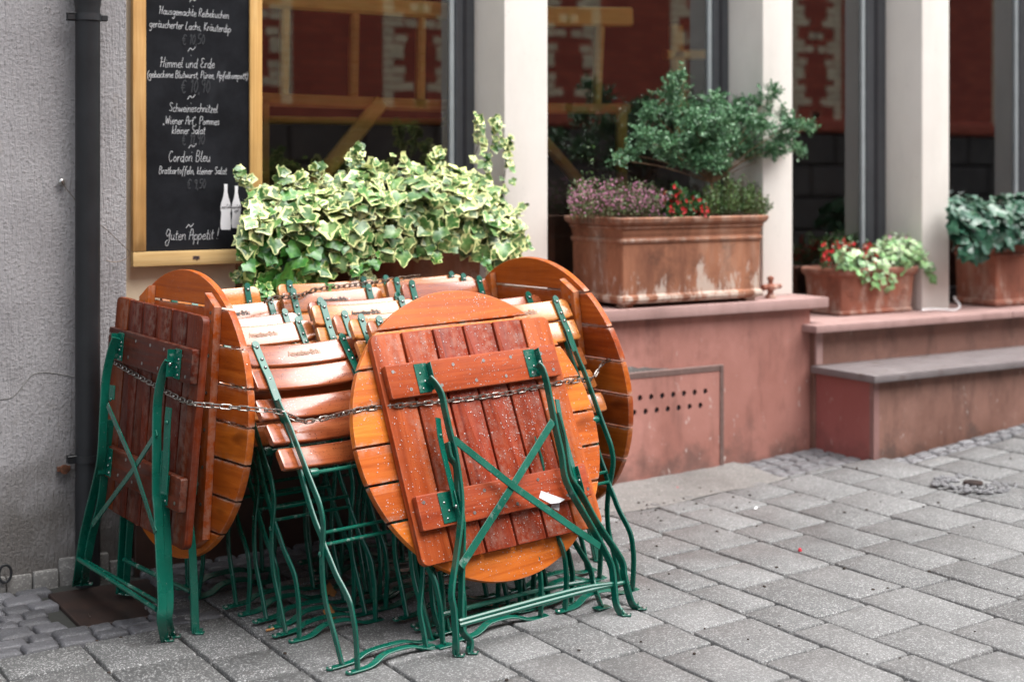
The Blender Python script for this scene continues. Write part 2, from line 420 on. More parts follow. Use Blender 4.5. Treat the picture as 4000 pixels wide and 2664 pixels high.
tube(mb, [SQ.lz(*rM(1420, 1080), .04), SQ.lz(*rC(1000, 1060), .045), SQ.lz(*rC(1430, 990), .047)], .0075, 8, n=3)
tube(mb, [SQ.lz(*rM(1425, 1112), .04), SQ.lz(*rC(1000, 1105), .045), SQ.lz(*rC(1545, 975), .045)], .0075, 8, n=3)
mb.build('stretcher', M['green'], tF)
s_ = NT('silver_sticker'); s_.done((.60, .61, .63), .4, s_.bump(s_.noise(30.), .3, .004))
M['sticker'] = s_.m
mb = MB()
P1 = [SQ.lz(*rC(*p), .0285) for p in ((690, 42), (935, 130), (880, 165), (790, 175), (668, 112))]
slab(mb, [(p[0], p[1]) for p in P1], .0275, .0282, 0)
P2 = [SQ.lz(*rC(*p), .0012) for p in ((880, 170), (872, 250), (790, 215), (800, 180))]
slab(mb, [(p[0], p[1]) for p in P2], .0008, .0014, 0)
mb.build('sticker', M['sticker'], tF)

# ---- left square table
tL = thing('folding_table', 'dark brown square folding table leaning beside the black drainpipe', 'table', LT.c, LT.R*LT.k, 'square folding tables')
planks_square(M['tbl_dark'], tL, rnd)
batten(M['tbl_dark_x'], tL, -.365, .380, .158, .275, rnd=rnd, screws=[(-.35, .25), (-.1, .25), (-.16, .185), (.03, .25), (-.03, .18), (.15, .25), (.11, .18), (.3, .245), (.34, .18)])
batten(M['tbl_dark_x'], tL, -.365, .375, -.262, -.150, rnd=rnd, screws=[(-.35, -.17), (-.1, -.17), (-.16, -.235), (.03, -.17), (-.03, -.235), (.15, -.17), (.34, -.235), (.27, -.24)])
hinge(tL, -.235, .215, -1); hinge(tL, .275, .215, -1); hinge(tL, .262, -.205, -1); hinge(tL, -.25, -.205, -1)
legsL = [
 [(660, 1409, .050), (641, 1445, .056), (622, 1520, .062), (613, 1620, .062), (612, 1800, .060), (612, 1930, .055), (618, 2000, .052), (627, 2200, .045), (634, 2350, .04), (630, 2420, .04), (645, 2505, .03)],
 [(455, 1320, .050), (436, 1370, .058), (414, 1480, .062), (405, 1620, .062), (397, 1770, .058), (382, 1860, .05), (350, 1990, .04), (325, 2100, .035), (305, 2230, .03), (297, 2287, .03)],
 [(648, 1760, .035), (640, 1900, .032), (646, 2010, .024), (655, 2200, .02), (660, 2350, .016), (655, 2420, .014), (670, 2490, .01)],
 [(430, 1640, .035), (412, 1800, .030), (395, 1960, .022), (360, 2090, .014), (338, 2210, .01), (330, 2285, .01)]]
leg_parts(LT, tL, legsL, (.9, -.4, 0))
for pts in ([(660, 1592, .05), (655, 1650, .05), (648, 1800, .048), (640, 1930, .046)], [(440, 1505, .05), (436, 1560, .05)]):
    mb = MB(); L = [LT.lz(*p) for p in pts]; flatbar(mb, L, (.3, 0, 1), .030, .005, 0, n=3)
    dome(mb, L[1]+np.array([0, 0, .003]), (0, 0, 1), .008, .006, 0); mb.build('guide_arm', M['green'], tL)
mb = MB()
flatbar(mb, [LT.lz(420, 1582, .07), LT.lz(520, 1810, .07), LT.lz(608, 2080, .064)], (0, 0, 1), .022, .005, 0, n=1)
flatbar(mb, [LT.lz(612, 1690, .066), LT.lz(520, 1835, .064), LT.lz(362, 2048, .06)], (0, 0, 1), .022, .005, 0, n=1)
mb.build('cross_brace', M['green'], tL)
mb = MB()
tube(mb, [LT.lz(308, 2183, .045), LT.lz(612, 2380, .045)], .0085, 8); tube(mb, [LT.lz(330, 2188, .02), LT.lz(615, 2350, .025)], .0075, 8)
mb.build('stretcher', M['green'], tL)

# ---- round tables
GAPS = [.388, .262, .136, .010, -.116, -.242, -.368]
def disc_planks(mat, parent, rnd, r=.508, gap=.008, tick=.027):
    mb = MB(); ys = [r]+GAPS+[-r]
    for i in range(len(ys)-1):
        top = ys[i]-(gap/2 if i else 0); bot = ys[i+1]+(gap/2 if i < len(ys)-2 else 0)
        out = []; n = 14
        for k in range(n+1):
            y = lerp(bot, top, k/n)
            if i == 0: a0 = math.asin(max(-1, bot/r)); a = lerp(a0, math.pi-a0, k/n); out.append((r*math.cos(a), r*math.sin(a))); continue
            if i == len(ys)-2: a0 = math.asin(max(-1, top/r)); a = lerp(math.pi-a0, 2*math.pi+a0, k/n); out.append((r*math.cos(a), r*math.sin(a))); continue
            out.append((math.sqrt(max(r*r-y*y, 0)), y))
        if 0 < i < len(ys)-2:
            out += [(-x, y) for x, y in reversed(out)]
        else:
            m = 3*n if False else n
            a_ = out; out = []
            for k in range(41):
                t = k/40
                if i == 0: a0 = math.asin(bot/r); a = lerp(a0, math.pi-a0, t)
                else: a0 = math.asin(top/r); a = lerp(math.pi-a0, 2*math.pi+a0, t)
                out.append((r*math.cos(a), r*math.sin(a)))
        slab(mb, out, -tick, rnd.uniform(-.0008, .0004), .0045, 0, rnd.random())
    return mb.build('tabletop', mat, parent)
def disc_battens(parent, mat, xs, r=.49, wd=.075, ext=.455):
    for x in xs:
        h = math.sqrt(r*r-(abs(x)+wd/2)**2)
        x0, x1 = x-wd/2, x+wd/2
        hi = math.sqrt(r*r-(abs(x)-wd/2)**2)
        sgn = 1 if x > 0 else -1
        pts = [(x0, -(hi if sgn > 0 else h)), (x1, -(h if sgn > 0 else hi)), (x1, (h if sgn > 0 else hi)), (x0, (hi if sgn > 0 else h))]
        mb = MB(); slab(mb, pts, .0005, .03, .004, 0, rnd.random())
        for y in [h-.02, h-.05]+[gg+d for gg in GAPS for d in (.03, -.035) if abs(gg+d) < h-.06]:
            screw(mb, (x+(.012 if int(y*1000) % 2 else -.014), y, .03), (0, 0, 1), .0065, 1)
        mb.build('batten', [mat, M['zinc']], parent)
def gen_legs(fr, parent, xs, zs, ytop=.21, flare=.05, sgn=1, foot=(.8, -.5, 0)):
    """plain pair of bent flat legs folded against the underside, standing on the ground"""
    for x in xs:
        for k, z in enumerate(zs):
            s = 1 if x > 0 else -1
            xx = x-s*.03*k
            pts = [(xx, ytop-.42*k, sgn*(.035)), (xx, ytop-.08-.42*k, z), (xx, ytop-.45 if k == 0 else ytop-.55, z), (xx+s*flare*.6, -.42, z*.8)]
            # drop to ground along local -y
            lo, hi = .4, 1.1
            for _ in range(40):
                mid = (lo+hi)/2; Pw = fr.world((xx+s*flare*1.2, -mid, z*.6))
                if Pw[2] > g(Pw[0])+.004: lo = mid
                else: hi = mid
            pts.append((xx+s*flare*1.2, -lo, z*.6))
            mb = MB(); flatbar(mb, pts, (1, 0, 0), .028, .007, 0, n=5)
            e = np.array(pts[-1]); dn = fr.R.T@np.array([0, 0, -1.]); fd = fr.R.T@np.array(foot, float)
            flatbar(mb, [e-dn*.02, e-dn*.002, e+fd*.03-dn*.001], np.cross(fd, dn), .005, .026, 0, n=3)
            mb.build('leg', M['green'], parent)
    mb = MB(); tube(mb, [(xs[0]-.02, -.57, zs[0]*.7), (xs[-1]+.02, -.57, zs[0]*.7)], .0085, 8)
    mb.build('stretcher', M['green'], parent)

tD = thing('round_table', 'orange round wooden table standing on edge between the front square table and the chairs', 'table', RD.c, RD.R, 'round folding tables')
_td = disc_planks(M['disc_orange'], tD, rnd)
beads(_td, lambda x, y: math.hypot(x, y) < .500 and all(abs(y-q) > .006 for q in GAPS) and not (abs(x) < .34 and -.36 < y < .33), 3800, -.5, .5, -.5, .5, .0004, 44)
mb = MB()
for x in (-.25, .25): slab(mb, [(x-.035, -.42), (x+.035, -.42), (x+.035, .42), (x-.035, .42)], -.055, -.0275, .004, 0, rnd.random())
mb.build('batten', M['disc_brown_y'], tD)
for pts in ([(*rM(1135, 560), -.07), (*rM(1128, 760), -.07), (*rM(1108, 980), -.07), (*rM(1130, 1120), -.07), (*rM(1160, 1300), -.07)],
            [(*rM(1200, 560), -.10), (*rM(1200, 800), -.10), (*rM(1222, 1000), -.10), (*rM(1260, 1130), -.10), (*rM(1308, 1290), -.10)],
            [(*rC(1000, 520), -.07), (*rC(1080, 650), -.07), (*rC(1185, 830), -.07), (*rC(1225, 1000), -.07), (*rC(1310, 1250), -.07)],
            [(*rC(950, 620), -.10), (*rC(985, 760), -.10), (*rC(1010, 900), -.10), (*rC(1005, 1050), -.10), (*rC(1000, 1215), -.10)]):
    L = [RD.lz(*p) for p in pts[:-1]]; L.append(RD.loc(ground_at(*pts[-1][:2])+np.array([0, 0, .003])))
    mb = MB(); flatbar(mb, L, (1, 0, 0), .026, .007, 0, n=4)
    e = L[-1]; dn = RD.R.T@np.array([0, 0, -1.]); fd = RD.R.T@np.array([.3, -.95, 0]); sd_ = RD.R.T@np.array([1., .1, 0])
    flatbar(mb, [e-sd_*.03-dn*.003, e+sd_*.03-dn*.003], np.cross(sd_, dn), .005, .036, 0, n=1)
    mb.build('leg', M['green'], tD)
mb = MB(); tube(mb, [RD.lz(*rM(1262, 1030), -.09), RD.lz(*rC(600, 1070), -.09), RD.lz(*rC(1200, 960), -.09)], .0085, 8, n=3); mb.build('stretcher', M['green'], tD)

tDL = thing('round_table', 'amber round wooden table upright between the left square table and the chairs', 'table', RL.c, RL.R*RL.k, 'round folding tables')
disc_planks(M['disc_brown'], tDL, rnd); disc_battens(tDL, M['disc_brown_y'], (-.255, .255))
for x in (-.215, .215): hinge(tDL, x, .2, 1, .03); hinge(tDL, x, -.2, 1, .03)
gen_legs(RL, tDL, (-.24, .24), (.068, .05))
tDR = thing('round_table', 'large round wooden table leaning at the right end under the big planter', 'table', RR.c, RR.R, 'round folding tables')
disc_planks(M['disc_brown'], tDR, rnd); disc_battens(tDR, M['disc_brown_y'], (-.255, .255))
for x in (-.215, .215): hinge(tDR, x, .2, 1, .03); hinge(tDR, x, -.2, 1, .03)
gen_legs(RR, tDR, (-.24, .24), (.068, .05), foot=(-.8, -.5, 0))

# ------------------------------------------------------------------ folding chairs
PA = [(.525, .944), (.497, .910), (.465, .872), (.437, .842), (.412, .806), (.388, .775), (.362, .745), (.323, .703), (.29, .66), (.243, .598), (.215, .56), (.18, .516), (.152, .478), (.134, .432), (.133, .383), (.138, .332), (.136, .258), (.124, .198), (.106, .151), (.07, .085), (.03, .004)]
PB = [(.46, .835), (.39, .74), (.33, .655), (.273, .562), (.226, .477), (.187, .416), (.155, .376), (.135, .345), (.106, .310), (.07, .267), (.029, .231), (.001, .200), (-.015, .163), (-.029, .109), (-.039, .004)]
def prof_dir(a):   # unit direction (up the back) of profile A at depth a
    p = np.array(PA); i = int(np.argmin(abs(p[:, 0]-a))); i = min(max(i, 1), len(p)-2)
    d = p[i-1]-p[i+1]; return d/np.linalg.norm(d)
def slat(mb, ca, cz, h, th, d, x0, x1, bow, rnd, n=12, tint=None, r=.006, corner=.02):
    """slat across x; centre (ca,cz) in the side view, d = up direction, bowed away in the middle"""
    u = np.array([0, d[0], d[1]]); nrm = np.array([0, -d[1], d[0]])   # nrm towards viewer/up
    prof = []
    for cx_, cy_, a0 in ((h/2-r, th/2-r, 0), (-h/2+r, th/2-r, 90), (-h/2+r, -th/2+r, 180), (h/2-r, -th/2+r, 270)):
        for k in range(4):
            a = math.radians(a0+30*k); prof.append((cx_+r*math.cos(a), cy_+r*math.sin(a)))
    vs = []; fs = []; m = len(prof)
    xs = [0, .003, .010, .022]+[lerp(.045, .955, k/(n-1))for k in range(n)]+[.978, .990, .997, 1]
    for q, t in enumerate(xs):
        x = lerp(x0, x1, t); c = np.array([x, ca, cz])-nrm*bow*(1-(2*t-1)**2)+nrm*bow*.35
        e = min(t, 1-t)*(x1-x0); sh = 0.
        if e < corner: sh = (1-math.sqrt(max(0, 1-((corner-e)/corner)**2)))*corner
        for (py, pz) in prof: vs.append(c+u*(py-(sh if py > 0 else min(sh, .004)*(-1)))+nrm*pz)
    for i in range(len(xs)-1):
        for k in range(m): fs.append([i*m+k, i*m+(k+1) % m, (i+1)*m+(k+1) % m, (i+1)*m+k])
    fs.append(list(range(m-1, -1, -1))); fs.append([(len(xs)-1)*m+k for k in range(m)])
    mb.add(vs, fs, 0, rnd.random() if tint is None else tint)
CW = .352       # strap to strap
def letter_mesh(txt, size):
    cu = bpy.data.curves.new('lettering', 'FONT'); cu.body = txt; cu.size = size; cu.align_x = 'CENTER'; cu.offset = .0008; cu.space_character = .92; cu.resolution_u = 2
    cu.extrude = .0004
    o = bpy.data.objects.new('lettering', cu); COL.objects.link(o)
    dg = bpy.context.evaluated_depsgraph_get(); me = bpy.data.meshes.new_from_object(o.evaluated_get(dg))
    bpy.data.objects.remove(o); return me
LETTER = letter_mesh('Augustiner-Bräu', .027)
for v in LETTER.vertices: v.co.x *= .80
LETTER.materials.append(M['ink'])
LETTER2 = LETTER.copy(); LETTER2.materials[0] = M['ink_faint']
def chair_meshes(wood_mat, seed):
    rn = random.Random(seed); P = {}
    off = .013
    def place(a, z, extra=0.):
        d = prof_dir(a); return a-d[1]*0+d[1]*(off+extra), z-d[0]*(off+extra), d
    mb = MB()
    for (a, z, cr) in ((.500, .913, .024), (.4465, .843, .006)):
        ca, cz, d = place(a, z); slat(mb, ca, cz, .082, .018, d, -.055, CW+.055, .022, rn, corner=cr)
    P['backrest'] = mb.build('backrest', wood_mat)
    mb = MB()
    for (a, z, ex, h) in ((.432, .815, .05, .074), (.395, .755, .010, .078), (.330, .687, .012, .076), (.263, .616, .012, .074)):
        ca, cz, d = place(a, z, ex); slat(mb, ca, cz, h, .022, d, -.064, CW+.064, .014, rn, corner=.008)
    P['seat'] = mb.build('seat', wood_mat)
    legs = []
    for x, sx_ in ((0, -1), (CW, 1)):
        mb = MB()
        up = [(x, a, z) for a, z in PA[:6]]; lo = [(x, a, z) for a, z in PA[5:]]
        flatbar(mb, up, (1, 0, 0), .005, .028, 0, n=3)
        flatbar(mb, lo, (1, 0, 0), .022, .0085, 0, n=4)
        lathe(mb, [(.014, 0), (.014, .005)], (x, PA[0][0], PA[0][1]), (0, -.78, .62), 10, 0)
        for (a, z) in ((.517, .934), (.487, .897), (.466, .872), (.440, .838)):
            d = prof_dir(a); dome(mb, (x, a-d[1]*.003, z+d[0]*.003), (0, -d[1], d[0]), .0062, .006, 1)
        dome(mb, (x+sx_*.008, .138, .325), (sx_, 0, 0), .008, .005, 0)
        P['backleg%d' % sx_] = mb.build('back_leg', [M['green'], M['zinc']])
        mb = MB(); xi = x-sx_*.008
        flatbar(mb, [(xi, a, z) for a, z in PB], (1, 0, 0), .022, .0085, 0, n=4)
        P['frontleg%d' % sx_] = mb.build('front_leg', [M['green']])
    for nm, a, z, ex in (('A', .03, .004, .05), ('B', -.039, .004, .05)):
        mb = MB()
        if nm == 'A': pts = [(-.045, a, z), (0, a, z), (.05, a+.002, z+.003), (.11, a+.012, z+.016), (CW-.11, a+.012, z+.016), (CW-.05, a+.002, z+.003), (CW, a, z), (CW+.04, a, z)]
        else: pts = [(-.022, a, z), (.04, a, z), (.075, a+.004, z+.006), (.13, a+.018, z+.020), (CW-.13, a+.018, z+.020), (CW-.075, a+.004, z+.006), (CW-.04, a, z), (CW+.022, a, z)]
        flatbar(mb, pts, (0, 0, 1), .026, .005, 0, n=3)
        lathe(mb, [(.013, -.0025), (.013, .0025)], pts[0], (0, 0, 1), 10, 0)
        dome(mb, (pts[0][0], a, z+.0025), (0, 0, 1), .007, .004, 1)
        P['foot'+nm] = mb.build('foot_bar', [M['green'], M['zinc']])
    mb = MB(); tube(mb, [(0, .134, .352), (CW, .134, .352)], .006, 8); tube(mb, [(.01, .150, .385), (CW-.01, .150, .385)], .006, 8)
    P['stretcher'] = mb.build('stretcher', M['green'])
    mb = MB(); tube(mb, [(.0, .226, .560), (CW, .226, .560)], .0065, 8)
    lathe(mb, [(.014, 0), (.015, .006), (.015, .024), (.014, .03)], (.012, .226, .560), (1, 0, 0), 12, 1); lathe(mb, [(.014, 0), (.015, .006), (.015, .024), (.014, .03)], (CW-.042, .226, .560), (1, 0, 0), 12, 1)
    P['rod'] = mb.build('roller_rod', [M['green'], M['green']])
    o = bpy.data.objects.new('lettering', LETTER); COL.objects.link(o)
    ca, cz, d = place(.500, .913); nrm = np.array([0, -d[1], d[0]]); u = np.array([0, d[0], d[1]])
    c = np.array([CW*.53, ca, cz])+nrm*(.009+.0010-.020+.020*.35)-u*.006
    Mx = Matrix((( 1, 0, 0, c[0]), (0, u[1], nrm[1], c[1]), (0, u[2], nrm[2], c[2]), (0, 0, 0, 1)))
    o.matrix_basis = Mx; P['lettering'] = o
    return P
CH = [chair_meshes(M['chair_wood'], 3), chair_meshes(M['chair_wood_red'], 11), chair_meshes(M['chair_wood'], 23)]
REST = math.hypot(.525, .944); ANG0 = math.atan2(.525, .944)
first_used = [False]*3
def chair(label, kind, foot_xy, yaw, lean=None, top=None, letter=True, sx_=1., lift=0.):
    """foot_xy: left foot on the ground; lean: how far (m) the top lies behind the feet"""
    ang = ANG0 if lean is None else math.asin(min(.9, lean/REST))
    tilt = ANG0-ang
    z = g(foot_xy[0]+.15)+max(0, .045*math.sin(tilt))+lift
    R = (Matrix.Rotation(math.radians(yaw), 3, 'Z') @ Matrix.Rotation(tilt, 3, 'X')) @ Matrix.Diagonal((sx_, 1, 1))
    t = thing('folding_chair', label, 'chair', (foot_xy[0], foot_xy[1], z), [[R[i][j] for j in range(3)] for i in range(3)], 'folded beer garden chairs')
    P = CH[kind]; src = not first_used[kind]; first_used[kind] = True
    br = None
    for k, o in P.items():
        if k == 'lettering': continue
        c = o if src else o.copy()
        if not src: COL.objects.link(c)
        c.parent = t
        if k == 'backrest': br = c
    if letter:
        c = P['lettering'].copy(); COL.objects.link(c); c.parent = br
        if letter == 2: c.data = LETTER2
    return t
def chair_at(label, kind, px, side, Ytop, yaw, zlen=1.08, letter=True, sx_=1.):
    """place a folded chair so that one strap top, seen at px, stands at depth Ytop"""
    P = on_y(px[0], px[1], Ytop); lean = math.sqrt(max(.01, REST**2-(P[2]-.0)**2))
    y = math.radians(yaw); wv = np.array([math.cos(y), math.sin(y)]); dv = np.array([-wv[1], wv[0]])
    f = P[:2]-dv*lean-(wv*CW*sx_ if side == 'R' else 0)
    return chair(label, kind, f, yaw, lean, letter=letter, sx_=sx_)
chair('nearest folded chair, pale wet slats, front left beside the orange round table', 1, (1.88, 3.985-.03), 10.3, letter=2)
chair_at('second chair of the left row, its white wet top slat just behind the nearest chair', 0, (1162, 1248), 'R', 4.82, 9, sx_=.9, letter=2)
chair_at('third chair of the left row, only a thin pinkish slat edge showing', 1, (1111.6, 1219.4), 'R', 4.95, 9, letter=False, sx_=.9)
chair_at('fourth chair of the left row, orange lettered top slat behind the left round table', 0, (1055, 1176), 'R', 5.04, 9, sx_=.9)
chair_at('rearmost chair of the left row under the cream wall and menu board', 2, (964.5, 1129.7), 'R', 5.13, 9, sx_=.88)
chair_at('rearmost chair of the middle row, plain top slat right under the ivy', 2, (1129.4, 1124.3), 'L', 5.18, 9, letter=False)
chair_at('middle row chair with dark lettering and the rusty chain across its left strap', 0, (1144, 1152.6), 'L', 5.03, 9.5)
chair_at('middle row chair, narrow pink slat edge between the two lettered chairs', 1, (1250, 1185), 'L', 4.88, 8, letter=False)
chair_at('middle row chair with faded lettering on its orange top slat, no chain on it', 2, (1261.7, 1198.6), 'L', 4.80, 8)
chair_at('middle row chair, pale orange slat left of the orange round table', 0, (1345, 1234), 'L', 4.63, 9, letter=False)
chair_at('middle row chair, second of three narrow slat ends left of the orange round table', 2, (1410, 1249), 'L', 4.52, 9, letter=False)
chair_at('middle row chair touching the upper left rim of the orange round table', 0, (1480, 1256.6), 'L', 4.44, 9, letter=False)
chair_at('rearmost chair of the right row, only a thin top edge showing below the planter', 2, (1506, 1111), 'L', 5.20, 11, letter=False)
chair_at('second chair from the back in the right row, cream-edged top slat', 0, (1548.6, 1120), 'L', 5.06, 11, letter=False)
chair_at('reddish third chair from the back of the right row, above the orange round table', 1, (1608, 1130.7), 'L', 4.93, 11, letter=False)
chair_at('right row chair, small red slat corner behind the front right chair', 1, (2062.4, 1171), 'R', 4.68, 10, letter=False)
chair_at('front chair of the right row, beside the large right round table', 2, (2168.6, 1188), 'R', 4.50, 10, letter=2)
for P_ in CH:
    bpy.data.objects.remove(P_['lettering'])

# ------------------------------------------------------------------ chains
def chain(name, label, pts, mat, pitch=.0285, wire=.0024, sag=0):
    P = [np.array(p, float) for p in pts]
    seg = [np.linalg.norm(P[i+1]-P[i]) for i in range(len(P)-1)]; cum = np.r_[0, np.cumsum(seg)]
    def at(s): return np.array([np.interp(s, cum, [p[k] for p in P]) for k in range(3)])
    mb = MB(); n = int(cum[-1]/pitch); rn = random.Random(5)
    tw = .3
    for i in range(n):
        a = at(i*cum[-1]/n); b = at((i+1)*cum[-1]/n); t = b-a; t /= np.linalg.norm(t); c = (a+b)/2
        v = c-CAM; v /= np.linalg.norm(v)
        q = np.cross(t, [0.1, -.9, .3]); q /= np.linalg.norm(q); n2 = np.cross(t, q)
        ang = (.35 if i % 2 else 1.15)+rn.uniform(-.25, .25)
        s_ = q*math.cos(ang)+n2*math.sin(ang)
        L, W = pitch*1.32/2, .0068; pts_ = []
        for k in range(10):
            th = math.pi*(k/9)-math.pi/2; pts_.append(c+t*(L-W+W*math.cos(th))+s_*W*math.sin(th))
        for k in range(10):
            th = math.pi*(k/9)+math.pi/2; pts_.append(c+t*(-(L-W)+W*math.cos(th))+s_*W*math.sin(th))
        tube(mb, pts_, wire, 6, closed=True)
    o = mb.build(name, mat); return tag(o, label, 'chain')
pc = []
for px, py in ((436, 1408), (449, 1416), (522, 1460), (600, 1503), (652, 1532), (717, 1565), (765, 1579)): pc.append(LT.world(LT.lz(px, py, .010)))
c1 = np.array([1.88, 3.955, 0]); wv = np.array([math.cos(math.radians(10.3)), math.sin(math.radians(10.3)), 0]); n1 = np.array([0, -.78, .62])
cen = c1+np.array([-.18*.33, .33, .70])
nn = np.cross(wv, [-.179*.66, .66, .75]); nn /= np.linalg.norm(nn)
if nn[1] > 0: nn = -nn
for px, py, o_ in ((950, 1594, None), (1009, 1603, None), (1060, 1604, .012), (1092, 1607, .012), (1146, 1632, .004), (1175, 1646, .004), (1201, 1648, .006), (1248, 1638, .008), (1296, 1628, .008)):
    if o_ is None: continue
    pc.append(on_plane(px, py, cen+nn*o_, nn))
for px, py in ((1378, 1606), (1400, 1598), (1503, 1589)): pc.append(RD.world(RD.lz(px, py, .006)))
for px, py in ((1530, 1586), (1584, 1581), (1668, 1575), (1767, 1564), (1836, 1556), (1917, 1545), (2000, 1533), (2065, 1518.6), (2141, 1503), (2190, 1494)): pc.append(SQ.world(SQ.lz(px, py, .008)))
for px, py in ((2240, 1488), (2275, 1483)): pc.append(RD.world(RD.lz(px, py, .006)))
pr = RR.world(RR.lz(2355.5, 1415, .008)); q0 = pc[-1]
pc.append(q0+np.array([.03, .05, -.012])); pc.append((q0*.5+pr*.5)+np.array([0, 0, -.03])); pc.append(pr); pc.append(RR.world(RR.lz(2380, 1406, .008)))
chain('chain', 'long steel chain strung across the front of all the stacked tables', pc, M['chain'])
pb = []
for px, py in ((1035, 1180), (1052, 1172), (1088, 1158), (1147, 1164), (1192, 1148), (1221, 1133), (1266, 1126), (1355, 1117), (1444, 1106), (1550, 1090), (1640, 1078)):
    Y = interp(px, [1035, 1147, 1221, 1640], [4.95, 4.985, 5.06, 5.2]); pb.append(on_y(px, py, Y))
chain('chain', 'dark rusty chain looped over the rear chairs below the ivy', pb, M['chain_dark'])

# ------------------------------------------------------------------ materials of the place
def render_wall(name, c1, c2, scale=9, bump=.25, fine=220):
    s = NT(name); n1 = s.noise(scale*.25, 6, .6); n2 = s.noise(fine, 3, .6); n3 = s.noise(2.2, 5, .65, s.mapped((1, 1, .35)))
    c = s.mix(s.mr(n1, .3, .7), c1, c2); c = s.mix(s.mr(n3, .52, .75, 0, .4), c, tuple(x*.70 for x in c1)); c = s.mix(s.mr(s.noise(55., 3, .6), .68, .74, 0, .3), c, tuple(x*.45 for x in c1))
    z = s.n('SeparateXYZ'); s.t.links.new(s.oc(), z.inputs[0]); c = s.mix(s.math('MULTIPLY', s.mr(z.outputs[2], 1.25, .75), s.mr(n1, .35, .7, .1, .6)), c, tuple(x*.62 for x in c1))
    return s.done(c, .9, s.bump(n2, bump, .004))
M['cream'] = render_wall('cream_render', (.75, .71, .65), (.81, .77, .71))
M['ochre'] = render_wall('ochre_render', (.66, .55, .39), (.72, .61, .45))
M['upper'] = render_wall('upper_render', (.60, .55, .47), (.66, .60, .52))
def stucco():
    s = NT('grey_scraped_stucco')
    comb = s.noise(1., 3, .6, s.mapped((85, 85, 9)), .6)
    pits = s.noise(75., 4, .7); big = s.noise(1.6, 6, .62); pat = s.noise(3.2, 4, .6)
    c = s.mix(s.mr(big, .3, .7), (.25, .24, .245), (.37, .36, .365))
    c = s.mix(s.mr(pits, .56, .66, 0, .65), c, (.10, .095, .09))
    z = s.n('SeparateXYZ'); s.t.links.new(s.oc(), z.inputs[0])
    low = s.mr(s.math('ADD', z.outputs[2], s.mr(pat, .3, .7, -.35, .35)), .75, .10)    # shade at the wall's foot, painted into the stucco colour
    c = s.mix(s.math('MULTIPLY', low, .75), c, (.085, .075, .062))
    c = s.mix(s.mr(s.noise(4., 5, .7), .62, .72, 0, .35), c, (.28, .24, .20))
    h = s.math('ADD', s.math('MULTIPLY', comb, 1.), s.math('MULTIPLY', pits, .9))
    return s.done(c, .95, s.bump(h, .9, .010))
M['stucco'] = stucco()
def pink(name, c1, c2, flecks=.6, dirty=.5):
    s = NT(name); n1 = s.noise(3., 6, .62); n2 = s.noise(90., 3, .6); fl = s.noise(26., 4, .65, s.mapped((1, 1, .55)))
    st = s.noise(7., 5, .7, s.mapped((1, 1, .28)))
    z = s.n('SeparateXYZ'); s.t.links.new(s.oc(), z.inputs[0])
    c = s.mix(s.mr(n1, .3, .7), c1, c2)
    c = s.mix(s.mr(st, .50, .72, 0, dirty), c, tuple(x*.42 for x in c1))
    c = s.mix(s.mr(s.noise(1.7, 5, .7), .50, .66, 0, .45), c, tuple(min(1, x*1.25+.03) for x in c2))
    foot = s.mr(s.math('ADD', z.outputs[2], s.mr(s.noise(5., 5, .7), .3, .7, -.14, .14)), .20, .04); c = s.mix(s.math('MULTIPLY', foot, dirty), c, (.07, .05, .042))
    c = s.mix(s.mr(s.noise(17., 4, .75, s.mapped((1, 1, .5))), .66, .71, 0, dirty*.6), c, (.50, .43, .39))
    near = s.mr(z.outputs[2], .75, .15)
    c = s.mix(s.math('MULTIPLY', s.mr(fl, .64, .70), s.math('MULTIPLY', near, flecks)), c, (.62, .56, .52))
    return s.done(c, s.mr(n1, .3, .7, .55, .75), s.bump(n2, .2, .004))
M['plinth'] = pink('pink_painted_plinth', (.30, .128, .100), (.40, .185, .150), .8, .6)
M['sill'] = pink('red_sandstone_sill', (.30, .185, .165), (.37, .235, .215), 0, .35)
M['step'] = pink('red_sandstone_step', (.165, .080, .058), (.25, .128, .096), .15, .8)
M['stepside'] = pink('pink_painted_step_side', (.285, .085, .075), (.34, .112, .10), .5, .4)
def ledge():
    s = NT('weathered_stone_ledge'); n1 = s.noise(4., 6, .65); n2 = s.noise(120., 3, .6); sp = s.noise(9., 3, .5)
    c = s.mix(s.mr(n1, .3, .7), (.135, .115, .115), (.205, .180, .180)); c = s.mix(s.mr(sp, .62, .72, 0, .7), c, (.10, .07, .06))
    return s.done(c, s.mr(sp, .4, .6, .42, .62), s.bump(n2, .2, .003))
M['ledge'] = ledge(); M['strip'] = pink('worn_corner_strip', (.20, .10, .088), (.27, .145, .13), .2, .6)
def terracotta(name, c1, c2, white=.8, zlo=0., zhi=.4):
    s = NT(name); n1 = s.noise(5., 6, .65, s.mapped((1, 1, .3))); n2 = s.noise(60., 4, .6); w1 = s.noise(13., 6, .72, s.mapped((1, 1, .4)))
    z = s.n('SeparateXYZ'); s.t.links.new(s.oc(), z.inputs[0]); geo = s.n('NewGeometry').outputs['Pointiness']
    c = s.mix(s.mr(n1, .36, .64), tuple(x*.8 for x in c1), c2)
    c = s.mix(s.mr(s.noise(8., 5, .7), .52, .70, 0, .75), c, tuple(x*.45 for x in c1))
    c = s.mix(s.mr(s.noise(3., 4, .6, s.mapped((2, 2, .5))), .55, .7, 0, .4), c, (.42, .30, .23))
    lowf = s.mr(z.outputs[2], zhi*.6, zlo, .0, .20)
    wf = s.mr(s.math('ADD', w1, lowf), .63, .72, 0, white)
    c = s.mix(wf, c, (.60, .54, .47))
    c = s.mix(s.math('MULTIPLY', s.mr(geo, .51, .56), s.mr(w1, .45, .65, 0, .5*white)), c, (.62, .55, .47))
    return s.done(c, .8, s.bump(n2, .3, .004))
